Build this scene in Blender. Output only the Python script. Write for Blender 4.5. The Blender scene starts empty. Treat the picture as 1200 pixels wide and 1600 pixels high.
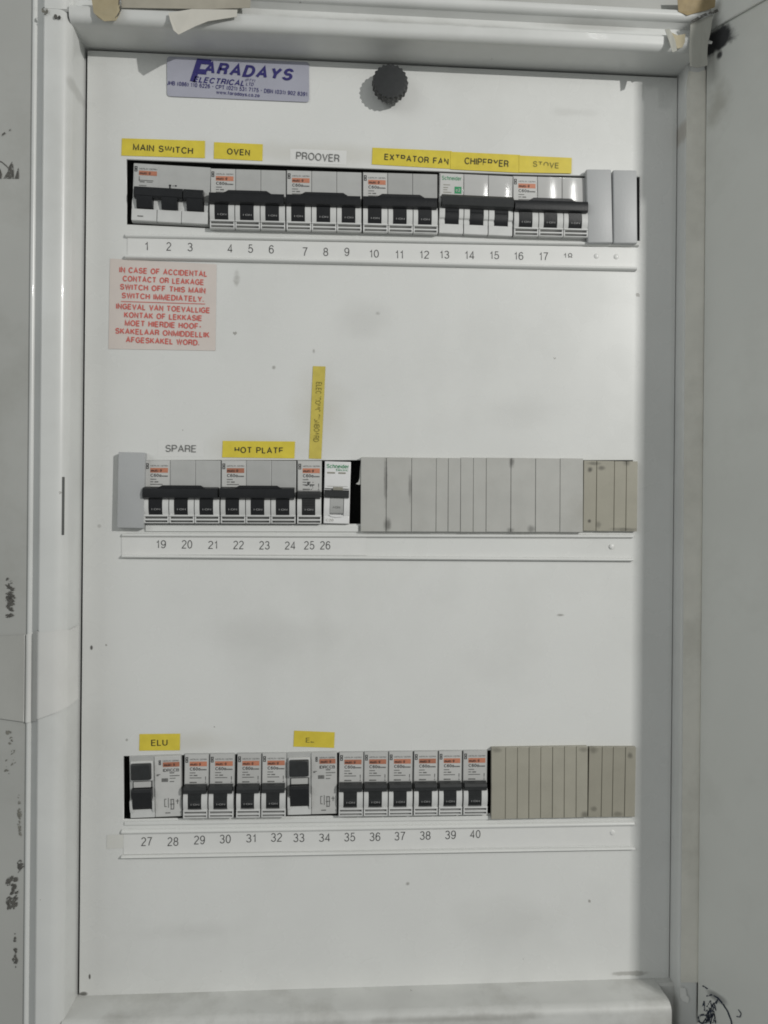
import bpy, bmesh, math, random
from mathutils import Vector, Matrix
random.seed(7)
sc = bpy.context.scene
COL = sc.collection

# ------------------------------------------------------------------ camera, light, exposure
F = 1200.0                                  # focal length in photo pixels (1200 x 1600)
CAMP = Vector((-0.03672, -0.55001, 0.01055))
YAW, PITCH, ROLL = math.radians(-3.694), math.radians(-0.036), math.radians(-0.523)
RC = Matrix.Rotation(YAW, 3, 'Z') @ Matrix.Rotation(PITCH, 3, 'X') @ Matrix.Rotation(ROLL, 3, 'Y')
cd = bpy.data.cameras.new('camera'); cam = bpy.data.objects.new('camera', cd); COL.objects.link(cam)
cd.sensor_fit = 'VERTICAL'; cd.sensor_height = 32.0; cd.lens = 32.0 * F / 1600.0
cd.clip_start = 0.01; cd.clip_end = 50
right, fwd, up = RC @ Vector((1, 0, 0)), RC @ Vector((0, 1, 0)), RC @ Vector((0, 0, 1))
cam.matrix_world = Matrix((( right.x, up.x, -fwd.x, CAMP.x), (right.y, up.y, -fwd.y, CAMP.y),
                           (right.z, up.z, -fwd.z, CAMP.z), (0, 0, 0, 1)))
sc.camera = cam
w = bpy.data.worlds.new('World'); sc.world = w; w.use_nodes = True
w.node_tree.nodes['Background'].inputs[0].default_value = (0.97, 1.0, 0.98, 1)
w.node_tree.nodes['Background'].inputs[1].default_value = 0.21
LAMP = Vector((1.16, -1.50, 0.68))
ld = bpy.data.lights.new('ceiling_lamp', 'AREA'); ld.shape = 'RECTANGLE'; ld.size = 0.022; ld.size_y = 0.022
ld.energy = 20.2; ld.color = (1.0, 0.985, 0.95)
lo = bpy.data.objects.new('ceiling_lamp', ld); COL.objects.link(lo); lo.location = LAMP
lo.rotation_euler = (Vector((0, 0, 0.05)) - LAMP).to_track_quat('-Z', 'Y').to_euler()
l2 = bpy.data.lights.new('far_lamp', 'AREA'); l2.shape = 'RECTANGLE'; l2.size = 0.05; l2.size_y = 0.13
l2.energy = 0.7; l2.color = (1.0, 0.99, 0.96)
o2 = bpy.data.objects.new('far_lamp', l2); COL.objects.link(o2); o2.location = (0.62, -1.60, 0.92)
o2.rotation_euler = (Vector((0.1, 0, 0.15)) - o2.location).to_track_quat('-Z', 'Y').to_euler()
l3 = bpy.data.lights.new('fill_light', 'AREA'); l3.shape = 'RECTANGLE'; l3.size = 1.1; l3.size_y = 1.1
l3.energy = 8.8; l3.color = (0.97, 1.0, 0.99)  # added soft fill from the left, lifts the door and shaded parts
o3 = bpy.data.objects.new('fill_light', l3); COL.objects.link(o3); o3.location = (-1.7, -1.5, 0.9)
o3.rotation_euler = (Vector((0.1, 0, 0.0)) - o3.location).to_track_quat('-Z', 'Y').to_euler()
sc.cycles.filter_width = 1.8
vs = sc.view_settings
sc.display_settings.display_device = 'sRGB'; vs.view_transform = 'Standard'; vs.look = 'None'
vs.exposure = 0.0; vs.gamma = 1.0; vs.use_curve_mapping = False

# ------------------------------------------------------------------ helpers
def at(px, py, h=0.0):
    """photo pixel -> the point on the plane h metres in front of the cover panel"""
    d = RC @ Vector(((px - 600) / F, 1.0, -(py - 800) / F))
    t = (-h - CAMP.y) / d.y
    return CAMP + d * t

def srgb(r, g, b, k=1.0):
    f = lambda c: (c / 255 / 12.92 if c / 255 <= .04045 else ((c / 255 + .055) / 1.055) ** 2.4) * k
    return (f(r), f(g), f(b), 1)

def mat(name, col, rough=0.45, noise=0.06, nscale=60, bump=0.0, bscale=200, masks=(), coat=0, metal=0, specks=0.0,
        wear=None, alpha=1.0, rvar=0.0, spec=0.5, rnd=0.0, holes=0.0):
    """painted / plastic surface: slow tonal noise, fine bump, optional stains or painted shade with a shape of their own (object space)"""
    m = bpy.data.materials.new(name); m.use_nodes = True
    nt = m.node_tree; N = nt.nodes; L = nt.links
    P = N['Principled BSDF']; tc = N.new('ShaderNodeTexCoord'); co = tc.outputs['Object']
    P.inputs['Roughness'].default_value = rough; P.inputs['Metallic'].default_value = metal
    P.inputs['Coat Weight'].default_value = coat; P.inputs['Alpha'].default_value = alpha
    P.inputs['Specular IOR Level'].default_value = spec
    n = N.new('ShaderNodeTexNoise'); n.inputs['Scale'].default_value = nscale; n.inputs['Detail'].default_value = 5
    L.new(co, n.inputs['Vector'])
    mr = N.new('ShaderNodeMapRange'); mr.inputs[1].default_value = .3; mr.inputs[2].default_value = .7
    mr.inputs[3].default_value = 1 - noise; mr.inputs[4].default_value = 1 + noise * .6
    L.new(n.outputs[0], mr.inputs[0])
    mx = N.new('ShaderNodeMix'); mx.data_type = 'RGBA'; mx.blend_type = 'MULTIPLY'; mx.inputs[0].default_value = 1
    mx.inputs[6].default_value = col; L.new(mr.outputs[0], mx.inputs[7])
    cur = mx.outputs[2]
    if rnd:                                                          # no two mouldings have aged alike
        oi = N.new('ShaderNodeObjectInfo'); rr = N.new('ShaderNodeMapRange'); rr.inputs[3].default_value = 1 - rnd; rr.inputs[4].default_value = 1 + rnd * .5
        L.new(oi.outputs['Random'], rr.inputs[0])
        m2 = N.new('ShaderNodeMix'); m2.data_type = 'RGBA'; m2.blend_type = 'MULTIPLY'; m2.inputs[0].default_value = 1
        L.new(cur, m2.inputs[6]); L.new(rr.outputs[0], m2.inputs[7]); cur = m2.outputs[2]
    if holes:                                                        # rubbed-on marks are broken up
        n7 = N.new('ShaderNodeTexNoise'); n7.inputs['Scale'].default_value = 620; n7.inputs['Detail'].default_value = 4; L.new(co, n7.inputs['Vector'])
        k7 = N.new('ShaderNodeMapRange'); k7.inputs[1].default_value = holes; k7.inputs[2].default_value = holes + .12
        L.new(n7.outputs[0], k7.inputs[0]); L.new(k7.outputs[0], P.inputs['Alpha'])
    def over(fac, color):
        nonlocal cur
        k = N.new('ShaderNodeMix'); k.data_type = 'RGBA'; k.inputs[7].default_value = color
        L.new(fac, k.inputs[0]); L.new(cur, k.inputs[6]); cur = k.outputs[2]
    def math_(op, a, b=None, c=None):
        k = N.new('ShaderNodeMath'); k.operation = op
        for i, v in enumerate((a, b, c)):
            if v is None: continue
            if isinstance(v, (int, float)): k.inputs[i].default_value = v
            else: L.new(v, k.inputs[i])
        return k.outputs[0]
    if specks:
        v = N.new('ShaderNodeTexVoronoi'); v.inputs['Scale'].default_value = 38; L.new(co, v.inputs['Vector'])
        n3 = N.new('ShaderNodeTexNoise'); n3.inputs['Scale'].default_value = 900; L.new(co, n3.inputs['Vector'])
        d = math_('MULTIPLY_ADD', n3.outputs[0], .10, v.outputs['Distance'])
        s = N.new('ShaderNodeSeparateColor'); L.new(v.outputs['Color'], s.inputs[0])
        lim = math_('MULTIPLY_ADD', s.outputs[0], .075, .035)
        f = math_('MULTIPLY', math_('LESS_THAN', d, lim), math_('MULTIPLY', s.outputs[1], specks))
        over(f, srgb(95, 88, 76))
    if wear:
        n4 = N.new('ShaderNodeTexNoise'); n4.inputs['Scale'].default_value = 9; n4.inputs['Detail'].default_value = 7
        n4.inputs['Roughness'].default_value = .65
        L.new(co, n4.inputs['Vector'])
        k = N.new('ShaderNodeMapRange'); k.inputs[1].default_value = .5; k.inputs[2].default_value = .78
        k.inputs[4].default_value = wear[0]; L.new(n4.outputs[0], k.inputs[0]); over(k.outputs[0], wear[1])
    for (c, r, color, strength, sc_, edge, rag) in masks:
        mp = N.new('ShaderNodeMapping'); mp.vector_type = 'POINT'
        mp.inputs['Location'].default_value = [-c[i] / r[i] for i in range(3)]
        mp.inputs['Scale'].default_value = [1 / r[i] for i in range(3)]
        L.new(co, mp.inputs[0])
        ln = N.new('ShaderNodeVectorMath'); ln.operation = 'LENGTH'; L.new(mp.outputs[0], ln.inputs[0])
        n2 = N.new('ShaderNodeTexNoise'); n2.inputs['Scale'].default_value = sc_; n2.inputs['Detail'].default_value = 4
        L.new(co, n2.inputs['Vector'])
        d = math_('MULTIPLY_ADD', n2.outputs[0], rag, ln.outputs['Value'])
        k = N.new('ShaderNodeMapRange'); k.interpolation_type = 'SMOOTHSTEP'
        k.inputs[1].default_value = 1 + rag * .5 - edge; k.inputs[2].default_value = 1 + rag * .5
        k.inputs[3].default_value = strength; k.inputs[4].default_value = 0
        L.new(d, k.inputs[0]); over(k.outputs[0], color)
    L.new(cur, P.inputs['Base Color'])
    if rvar:
        n6 = N.new('ShaderNodeTexNoise'); n6.inputs['Scale'].default_value = 25; n6.inputs['Detail'].default_value = 6
        L.new(co, n6.inputs['Vector'])
        k = N.new('ShaderNodeMapRange'); k.inputs[1].default_value = .3; k.inputs[2].default_value = .7
        k.inputs[3].default_value = rough - rvar; k.inputs[4].default_value = rough + rvar
        L.new(n6.outputs[0], k.inputs[0]); L.new(k.outputs[0], P.inputs['Roughness'])
    if bump:
        n5 = N.new('ShaderNodeTexNoise'); n5.inputs['Scale'].default_value = bscale; n5.inputs['Detail'].default_value = 3
        L.new(co, n5.inputs['Vector'])
        b = N.new('ShaderNodeBump'); b.inputs['Strength'].default_value = bump; b.inputs['Distance'].default_value = .0006
        L.new(n5.outputs[0], b.inputs['Height']); L.new(b.outputs[0], P.inputs['Normal'])
    return m

def tag(o, label=None, cat=None, group=None, kind=None):
    for k, v in (('label', label), ('category', cat), ('group', group), ('kind', kind)):
        if v: o[k] = v
    return o

def link(name, me, parent=None):
    o = bpy.data.objects.new(name, me); COL.objects.link(o); o.parent = parent
    return o

def obj(name, bm, m, parent=None, smooth=22):
    bmesh.ops.recalc_face_normals(bm, faces=bm.faces[:])
    me = bpy.data.meshes.new(name); bm.to_mesh(me); bm.free()
    if smooth:
        for p in me.polygons: p.use_smooth = True
        me.set_sharp_from_angle(angle=math.radians(smooth))
    for k in (m if isinstance(m, (list, tuple)) else [m]): me.materials.append(k)
    return link(name, me, parent)

def empty(name, loc=(0, 0, 0), rot=0.0, scale=(1, 1, 1)):
    o = link(name, None); o.location = loc; o.rotation_euler = (0, rot, 0); o.scale = scale
    o.empty_display_size = .01
    return o

MM = .001
def box(bm, x0, x1, y0, y1, z0, z1, bev=0.0, seg=2, u=MM):
    r = bmesh.ops.create_cube(bm, size=1.0)
    vs_ = r['verts']
    for v in vs_:
        v.co = Vector(((x0 + x1) / 2 + v.co.x * (x1 - x0), (y0 + y1) / 2 + v.co.y * (y1 - y0), (z0 + z1) / 2 + v.co.z * (z1 - z0))) * u
    if bev:
        es = list({e for v in vs_ for e in v.link_edges})
        bmesh.ops.bevel(bm, geom=es, offset=bev * u, segments=seg, profile=.5, affect='EDGES', clamp_overlap=True)

def prism(bm, prof, x0, x1, axis='x', u=MM):
    """closed profile swept along an axis: for 'x' prof = [(y, z)], for 'y' prof = [(x, z)]"""
    def P(a, t):
        return Vector((t, a[0], a[1])) * u if axis == 'x' else Vector((a[0], t, a[1])) * u
    A = [bm.verts.new(P(a, x0)) for a in prof]; B = [bm.verts.new(P(a, x1)) for a in prof]
    n = len(prof)
    for i in range(n): bm.faces.new((A[i], A[(i + 1) % n], B[(i + 1) % n], B[i]))
    bm.faces.new(A); bm.faces.new(B[::-1])

def sheet(bm, pts, thick):
    """a thin piece with an outline of world points (roughly facing -Y)"""
    A = [bm.verts.new(p) for p in pts]; B = [bm.verts.new(Vector(p) + Vector((0, thick, 0))) for p in pts]
    n = len(pts)
    for i in range(n): bm.faces.new((A[i], A[(i + 1) % n], B[(i + 1) % n], B[i]))
    f1 = bm.faces.new(A); f2 = bm.faces.new(B[::-1])
    bmesh.ops.triangulate(bm, faces=[f1, f2])

# a plain monoline sans alphabet: every glyph is a few pen strokes in a cap-height-1 box
def _a(cx, cy, rx, ry, a0, a1, n=12):
    return [(cx + rx * math.cos(math.radians(a0 + (a1 - a0) * i / n)), cy + ry * math.sin(math.radians(a0 + (a1 - a0) * i / n))) for i in range(n + 1)]
_o = lambda cx, cy, rx, ry: _a(cx, cy, rx, ry, 0, 360, 20)
_six = [_o(.26, .31, .25, .31), _a(.28, .5, .27, .5, 40, 180) + [(.01, .31)]]
_bowl = _o(.23, .37, .23, .37)
GLYPH = {
 'A': (.70, [[(0, 0), (.35, 1), (.70, 0)], [(.12, .33), (.58, .33)]]),
 'B': (.61, [[(0, 0), (0, 1), (.34, 1)] + _a(.34, .765, .22, .235, 90, -90) + [(0, .53)], [(.34, .53)] + _a(.36, .265, .25, .265, 90, -90) + [(0, 0)]]),
 'C': (.68, [_a(.37, .5, .37, .5, 38, 322, 18)]),
 'D': (.66, [[(0, 0), (0, 1), (.28, 1)] + _a(.28, .5, .38, .5, 90, -90) + [(0, 0)]]),
 'E': (.56, [[(.55, 1), (0, 1), (0, 0), (.56, 0)], [(0, .52), (.51, .52)]]),
 'F': (.53, [[(.53, 1), (0, 1), (0, 0)], [(0, .51), (.46, .51)]]),
 'G': (.72, [_a(.37, .5, .37, .5, 40, 300, 18) + [(.71, .16), (.71, .48), (.42, .48)]]),
 'H': (.61, [[(0, 0), (0, 1)], [(.61, 0), (.61, 1)], [(0, .53), (.61, .53)]]),
 'I': (.0, [[(0, 0), (0, 1)]]),
 'J': (.42, [[(.42, 1), (.42, .25)] + _a(.21, .25, .21, .25, 0, -170)]),
 'K': (.62, [[(0, 0), (0, 1)], [(.58, 1), (0, .40)], [(.2, .60), (.62, 0)]]),
 'L': (.48, [[(0, 1), (0, 0), (.48, 0)]]),
 'M': (.74, [[(0, 0), (0, 1), (.37, .04), (.74, 1), (.74, 0)]]),
 'N': (.60, [[(0, 0), (0, 1), (.60, 0), (.60, 1)]]),
 'O': (.76, [_o(.38, .5, .38, .5)]),
 'P': (.59, [[(0, 0), (0, 1), (.35, 1)] + _a(.35, .735, .24, .265, 90, -90) + [(0, .47)]]),
 'R': (.62, [[(0, 0), (0, 1), (.36, 1)] + _a(.36, .745, .23, .255, 90, -90) + [(0, .49)], [(.36, .49), (.50, .44), (.56, .32), (.57, .10), (.62, 0)]]),
 'S': (.60, [_a(.30, .745, .27, .255, 15, 250, 14) + _a(.30, .265, .30, .265, 70, -165, 14)]),
 'T': (.62, [[(0, 1), (.62, 1)], [(.31, 1), (.31, 0)]]),
 'U': (.60, [[(0, 1), (0, .3)] + _a(.30, .3, .30, .3, 180, 360) + [(.60, 1)]]),
 'V': (.66, [[(0, 1), (.33, 0), (.66, 1)]]), 'W': (.94, [[(0, 1), (.24, 0), (.47, 1), (.70, 0), (.94, 1)]]),
 'X': (.62, [[(0, 1), (.62, 0)], [(.62, 1), (0, 0)]]), 'Y': (.64, [[(0, 1), (.32, .42), (.64, 1)], [(.32, .42), (.32, 0)]]),
 'Z': (.58, [[(0, 1), (.58, 1), (0, 0), (.58, 0)]]),
 '0': (.52, [_o(.26, .5, .26, .5)]), '1': (.34, [[(.04, .77), (.17, .80), (.25, 1), (.25, 0)]]),
 '2': (.52, [_a(.26, .73, .25, .27, 165, -30) + [(.13, .22), (.01, 0), (.52, 0)]]),
 '3': (.52, [_a(.25, .755, .23, .245, 160, -90) , _a(.26, .26, .26, .265, 100, -165)]),
 '4': (.54, [[(.54, .26), (0, .26), (.40, 1), (.40, 0)]]),
 '5': (.52, [[(.47, 1), (.11, 1), (.05, .48)] + _a(.25, .32, .27, .32, 138, -160)]),
 '6': (.52, _six), '9': (.52, [[(.52 - x, 1 - y) for x, y in s] for s in _six]),
 '7': (.52, [[(0, 1), (.52, 1), (.34, .62), (.23, .30), (.19, 0)]]),
 '8': (.52, [_o(.26, .755, .22, .245), _o(.26, .265, .26, .265)]),
 'a': (.46, [_bowl, [(.46, .74), (.46, 0)]]), 'c': (.44, [_a(.24, .37, .24, .37, 45, 315)]), 'd': (.46, [_bowl, [(.46, 1), (.46, 0)]]),
 'e': (.48, [[(0, .38), (.48, .38)] + _a(.24, .37, .24, .37, 0, 315, 16)]), 'f': (.26, [[(.26, 1), (.13, .98), (.09, .86), (.09, 0)], [(0, .72), (.25, .72)]]),
 'h': (.44, [[(0, 0), (0, 1)], [(0, .50)] + _a(.22, .50, .22, .24, 180, 0) + [(.44, 0)]]), 'i': (.0, [[(0, 0), (0, .72)], [(0, .92), (0, 1)]]),
 'l': (.0, [[(0, 0), (0, 1)]]), 'm': (.72, [[(0, 0), (0, .74)], [(0, .54)] + _a(.18, .54, .18, .2, 180, 0) + [(.36, 0)], [(.36, .54)] + _a(.54, .54, .18, .2, 180, 0) + [(.72, 0)]]),
 'n': (.44, [[(0, 0), (0, .74)], [(0, .50)] + _a(.22, .50, .22, .24, 180, 0) + [(.44, 0)]]), 'o': (.48, [_o(.24, .37, .24, .37)]),
 'r': (.26, [[(0, 0), (0, .74)], [(0, .48), (.08, .66), (.26, .73)]]), 's': (.42, [_a(.21, .55, .19, .19, 15, 250, 8) + _a(.21, .19, .21, .19, 70, -165, 8)]),
 't': (.26, [[(.1, .95), (.1, .1), (.16, 0), (.26, 0)], [(0, .74), (.26, .74)]]), 'u': (.44, [[(0, .74), (0, .24)] + _a(.22, .24, .22, .24, 180, 360) + [(.44, .74)], [(.44, .3), (.44, 0)]]),
 'w': (.68, [[(0, .74), (.17, 0), (.34, .74), (.51, 0), (.68, .74)]]), 'y': (.44, [[(0, .74), (.22, 0)], [(.44, .74), (.18, -.18), (.04, -.24)]]), 'z': (.42, [[(0, .74), (.42, .74), (0, 0), (.42, 0)]]),
 '(': (.2, [_a(.45, .45, .45, .65, 130, 230, 8)]), ')': (.2, [_a(-.25, .45, .45, .65, 50, -50, 8)]), '.': (.0, [[(0, 0), (0, .13)]]), '-': (.26, [[(0, .4), (.26, .4)]]),
 '•': (.2, [[(0, .46), (.2, .46)], [(.0, .58), (.2, .58)]]), '·': (.06, [[(0, .46), (.06, .46)]]), ' ': (.22, []),
}
def ribbon(bm, pts, wd, y, close):
    n = len(pts); P = [Vector(p) for p in pts]; L_, R_ = [], []
    for i in range(n):
        if close: a, b = P[(i - 1) % (n - 1)], P[(i + 1) % (n - 1)] if i < n - 1 else P[1]
        else: a, b = P[max(i - 1, 0)], P[min(i + 1, n - 1)]
        d1 = (P[i] - a); d2 = (b - P[i])
        d1 = d1.normalized() if d1.length > 1e-9 else d2.normalized(); d2 = d2.normalized() if d2.length > 1e-9 else d1
        n1, n2 = Vector((-d1.y, d1.x)), Vector((-d2.y, d2.x)); m_ = n1 + n2
        m_ = m_.normalized() if m_.length > 1e-6 else n1
        k = wd / 2 / max(.45, m_.dot(n1)); e = Vector((0, 0))
        L_.append(P[i] + m_ * k); R_.append(P[i] - m_ * k)
    A = [bm.verts.new((q.x, y, q.y)) for q in L_]; B = [bm.verts.new((q.x, y, q.y)) for q in R_]
    for i in range(n - 1):
        try: bm.faces.new((A[i], A[i + 1], B[i + 1], B[i]))
        except ValueError: pass

def text_mesh(s, W, H, bold=0.0, shear=0.0, spacing=1.0, clips=()):
    """lettering W x H metres in the XZ plane, facing -Y, centred on the origin; clips rub out parts (fractions of the box)"""
    wd = .115 + bold * 2.6
    bm = bmesh.new(); x = 0; k = 0
    for ch in s:
        aw, strokes = GLYPH[ch]
        for st in strokes:
            pts = [(x + px_ + shear * py_, py_) for px_, py_ in st]
            close = len(st) > 4 and abs(st[0][0] - st[-1][0]) < 1e-6 and abs(st[0][1] - st[-1][1]) < 1e-6
            if not close:                                            # butt ends reach half a pen width further where strokes meet
                pass
            ribbon(bm, pts, wd, -k * .004, close); k = (k + 1) % 4
        x += aw + wd + .13 * (1 + (spacing - 1) * 2.2)
    xs = [v.co.x for v in bm.verts]; zs = [v.co.z for v in bm.verts]
    x0, x1, z0, z1 = min(xs), max(xs), min(zs), max(zs)
    for v in bm.verts:
        v.co = Vector((((v.co.x - x0) / (x1 - x0) - .5) * W, v.co.y * .001, ((v.co.z - z0) / (z1 - z0) - .5) * H))
    for (a, b, p, q) in clips:
        for co, no in (((a - .5) * W, (1, 0, 0)), ((b - .5) * W, (1, 0, 0)), ((p - .5) * H, (0, 0, 1)), ((q - .5) * H, (0, 0, 1))):
            bmesh.ops.bisect_plane(bm, geom=bm.verts[:] + bm.edges[:] + bm.faces[:], dist=1e-7, plane_co=Vector(no) * co, plane_no=no)
        kill = [f for f in bm.faces if a - .5 < f.calc_center_median().x / W < b - .5 and p - .5 < f.calc_center_median().z / H < q - .5]
        bmesh.ops.delete(bm, geom=kill, context='FACES')
    for f in bm.faces:
        f.normal_update()
        if f.normal.y > 0: f.normal_flip()
    me = bpy.data.meshes.new('lettering'); bm.to_mesh(me); bm.free()
    return me

def dome(bm, x0, x1, z0, z1, bulge, n=8):
    """a slightly cushioned moulded face standing on the front of a pole"""
    f = lambda t: 1 - (2 * t - 1) ** 2
    V = [[bm.verts.new(((x0 + (x1 - x0) * i / n) * MM, -(.03 + bulge * (f(i / n) * .6 + f(j / n) * .4)) * MM, (z0 + (z1 - z0) * j / n) * MM)) for j in range(n + 1)] for i in range(n + 1)]
    for i in range(n):
        for j in range(n): bm.faces.new((V[i][j], V[i + 1][j], V[i + 1][j + 1], V[i][j + 1])).normal_update()

def text_obj(name, s, W, H, m, parent, loc, rot=0.0, **k):
    me = text_mesh(s, W, H, **k); me.materials.append(m)
    o = link(name, me, parent); o.location = loc; o.rotation_euler = (0, rot, 0)
    return o

def copy_tree(o, parent=None):
    c = o.copy(); COL.objects.link(c); c.parent = parent
    for ch in o.children: copy_tree(ch, c)
    return c

# ------------------------------------------------------------------ materials
DR = 0.014                                   # the hinge-side jamb is set further back
D = 0.030                                    # depth of the recess round the cover panel
def pm(px, py, rx, rz, color, strength, sc_=150, edge=.6, rag=.8, h=0.0):
    p = at(px, py, h)
    return ((p.x, p.y, p.z), (rx / 2180, .05, rz / 2180), color, strength, sc_, edge, rag)
GRIME = srgb(96, 92, 80)
M = {}
M['panel'] = mat('panel_paint', (.73, .737, .72, 1), .27, .03, 14, bump=.05, bscale=70, specks=.55, rvar=.05,
    wear=(.10, srgb(120, 118, 104)),
    masks=[pm(985, 1521, 34, 5, GRIME, .45, 130, .6, 1.6), pm(570, 500, 70, 45, GRIME, .10, 60, .9),
           pm(300, 1455, 110, 22, GRIME, .09, 30, .95, 1.6), pm(490, 548, 3, 5, GRIME, .5, 200, .9, 1.2), pm(428, 574, 4, 4, GRIME, .5, 200, .9, 1.2), pm(875, 961, 8, 3, GRIME, .6, 200, .9, 1.2),
           pm(637, 1381, 4, 4, GRIME, .55, 200, .9, 1.2), pm(143, 1012, 3, 5, srgb(50, 48, 44), .9), pm(140, 1526, 2, 5, srgb(60, 56, 50), .9),
           pm(198, 1156, 3, 3, GRIME, .5), pm(155, 822, 4, 4, GRIME, .3), pm(370, 435, 7, 14, GRIME, .4, 200, .9, 1.6), pm(590, 490, 5, 4, GRIME, .35, 200, .9, 1.2),
           pm(900, 175, 60, 10, GRIME, .10, 60, .9, 1.6), pm(800, 640, 120, 40, GRIME, .07, 30, .95, 1.6), pm(420, 1000, 150, 60, GRIME, .07, 30, .95, 1.6), pm(800, 1440, 140, 60, GRIME, .07, 30, .95, 1.6), pm(130, 1553, 9, 4, srgb(60, 56, 48), .8), pm(690, 400, 240, 10, GRIME, .10, 60),
           pm(500, 240, 330, 24, srgb(150, 138, 100), .16, 40, .9), pm(395, 700, 100, 40, srgb(150, 138, 100), .18, 40, .9),
           pm(300, 1160, 90, 26, srgb(150, 138, 100), .16, 40, .9), pm(500, 640, 60, 90, srgb(150, 138, 100), .16, 40, .9)])
M['frame'] = mat('frame_paint', (.69, .70, .685, 1), .32, .05, 22, bump=.05, bscale=60, specks=.5, coat=.06, wear=(.16, srgb(112, 108, 92)),
    masks=[pm(105, 1480, 5, 40, GRIME, .5, 90, h=D), pm(110, 125, 10, 14, GRIME, .25, 90, h=D), 
           pm(640, 30, 300, 10, GRIME, .35, 60, .9, h=D), pm(930, 32, 130, 9, GRIME, .3, 60, .9, h=D), pm(420, 1576, 260, 14, GRIME, .3, 45, .9, 1.2), pm(860, 1568, 150, 14, GRIME, .35, 45, .9, 1.2), pm(600, 62, 460, 10, GRIME, .14, 40, .9),
           pm(1068, 325, 2, 7, srgb(45, 42, 38), .45, 200, .5, .8, h=DR), pm(1069, 292, 2, 4, srgb(45, 42, 38), .9, 200, .5, .5, h=DR), pm(1073, 200, 3, 22, srgb(120, 95, 50), .35, 120, h=DR)])
M['sill'] = mat('sill_paint_grimy', (.62, .625, .605, 1), .5, .1, 30, bump=.12, bscale=120, specks=.8, wear=(.75, srgb(122, 119, 108)),
    masks=[pm(420, 1574, 300, 14, GRIME, .4, 55, .95, 1.6), pm(860, 1566, 160, 14, GRIME, .4, 55, .95, 1.6), pm(700, 1592, 260, 7, GRIME, .3, 70, .95, 1.6, h=D)])
M['black'] = mat('interior_black', (.11, .115, .108, 1), .6)
M['toggle'] = mat('toggle_black', (.014, .015, .017, 1), .32, .15, 300, bump=.1, bscale=900, rvar=.08)
M['toggle_soft'] = mat('toggle_black_satin', (.028, .030, .031, 1), .42, .15, 300)
M['body'] = mat('breaker_grey', (.47, .475, .465, 1), .36, .05, 120, rnd=.12, wear=(.25, srgb(120, 116, 100)))
M['ear'] = mat('breaker_nose_grey', (.66, .665, .655, 1), .34, .05, 120, rnd=.08)
M['face'] = mat('breaker_label_white', (.57, .57, .555, 1), .4, .04, 150, rnd=.08, wear=(.2, srgb(150, 142, 118)))
M['bright'] = mat('breaker_bright_white', (.78, .78, .78, 1), .35, .03, 150)
M['gloss'] = mat('breaker_gloss_grey', (.55, .55, .54, 1), .10, .03, 120, bump=.03, bscale=120, spec=.7)
M['orange'] = mat('orange_band', srgb(204, 134, 106, .9), .5, .12, 700, rnd=.25)
M['ink'] = mat('ink_dark', (.03, .03, .032, 1), .6, .3, 900)
M['ink_mid'] = mat('ink_grey', (.17, .17, .165, 1), .6, .3, 900)
M['ink_pale'] = mat('ink_faded', (.30, .29, .24, 1), .6, .2, 900)
M['ink_white'] = mat('toggle_print', (.36, .36, .36, 1), .6)
M['ink_yel'] = mat('ink_on_yellow', (.035, .034, .02, 1), .6, .3, 900)
M['ink_yel_pale'] = mat('ink_on_yellow_faded', (.22, .19, .035, 1), .6, .3, 900)
M['green'] = mat('print_green', srgb(40, 150, 96), .5, .15, 900)
M['yellow'] = mat('yellow_tape', srgb(222, 203, 74), .32, .08, 150, wear=(.35, srgb(190, 160, 40)))
M['yellow_old'] = mat('yellow_tape_faded', srgb(206, 190, 92), .32, .10, 150, wear=(.4, srgb(180, 160, 80)))
M['paper'] = mat('white_tape', (.735, .738, .722, 1), .36, .02, 90)
M['ink_num'] = mat('ink_numbers', (.075, .075, .075, 1), .6, .3, 900)
M['warn'] = mat('warning_film', srgb(215, 206, 200), .3, .03, 90, wear=(.3, srgb(214, 196, 180)))
M['red'] = mat('warning_red', srgb(210, 106, 97), .5, .2, 500)
M['plate'] = mat('sticker_film', srgb(172, 173, 186), .12, .05, 60, coat=.6, bump=.05, bscale=80)
M['navy'] = mat('sticker_navy', srgb(54, 50, 112), .4, .15, 600)
M['blank'] = mat('blank_grey', (.465, .465, .44, 1), .5, .06, 60, bump=.05, bscale=500, wear=(.4, srgb(125, 120, 100)))
M['blank_cool'] = mat('blank_cool_grey', (.43, .44, .445, 1), .45, .03, 60, bump=.12, bscale=900)
M['blank_tan'] = mat('blank_tan', (.245, .235, .185, 1), .5, .08, 60, bump=.05, bscale=500, wear=(.45, srgb(84, 80, 64)))
M['wall'] = mat('wall_paint', (.42, .425, .405, 1), .5, .07, 12, bump=.12, bscale=110, wear=(.35, srgb(110, 108, 92)), specks=.4)
M['door'] = mat('door_paint', (.50, .505, .475, 1), .4, .05, 10, bump=.06, bscale=60, wear=(.2, srgb(118, 115, 98)), specks=.5)
M['scuff'] = mat('scuff_black', (.10, .097, .088, 1), .8, .3, 400, holes=.37)
M['scuff_soft'] = mat('scuff_grey', (.2, .195, .17, 1), .8, .3, 400, holes=.42)
M['pen'] = mat('pen_ink', (.03, .04, .065, 1), .6, .3, 400, holes=.36)
M['tan'] = mat('old_tape_tan', srgb(176, 166, 138), .5, .12, 120, bump=.5, bscale=170, wear=(.6, srgb(140, 120, 80)))
M['brown'] = mat('old_tape_brown', srgb(150, 132, 96), .55, .2, 150, bump=.5, bscale=170, wear=(.8, srgb(96, 76, 44)))
M['taupe'] = mat('old_tape_taupe', srgb(172, 167, 154), .4, .1, 80, bump=.5, bscale=170, wear=(.5, srgb(140, 134, 118)))
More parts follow.
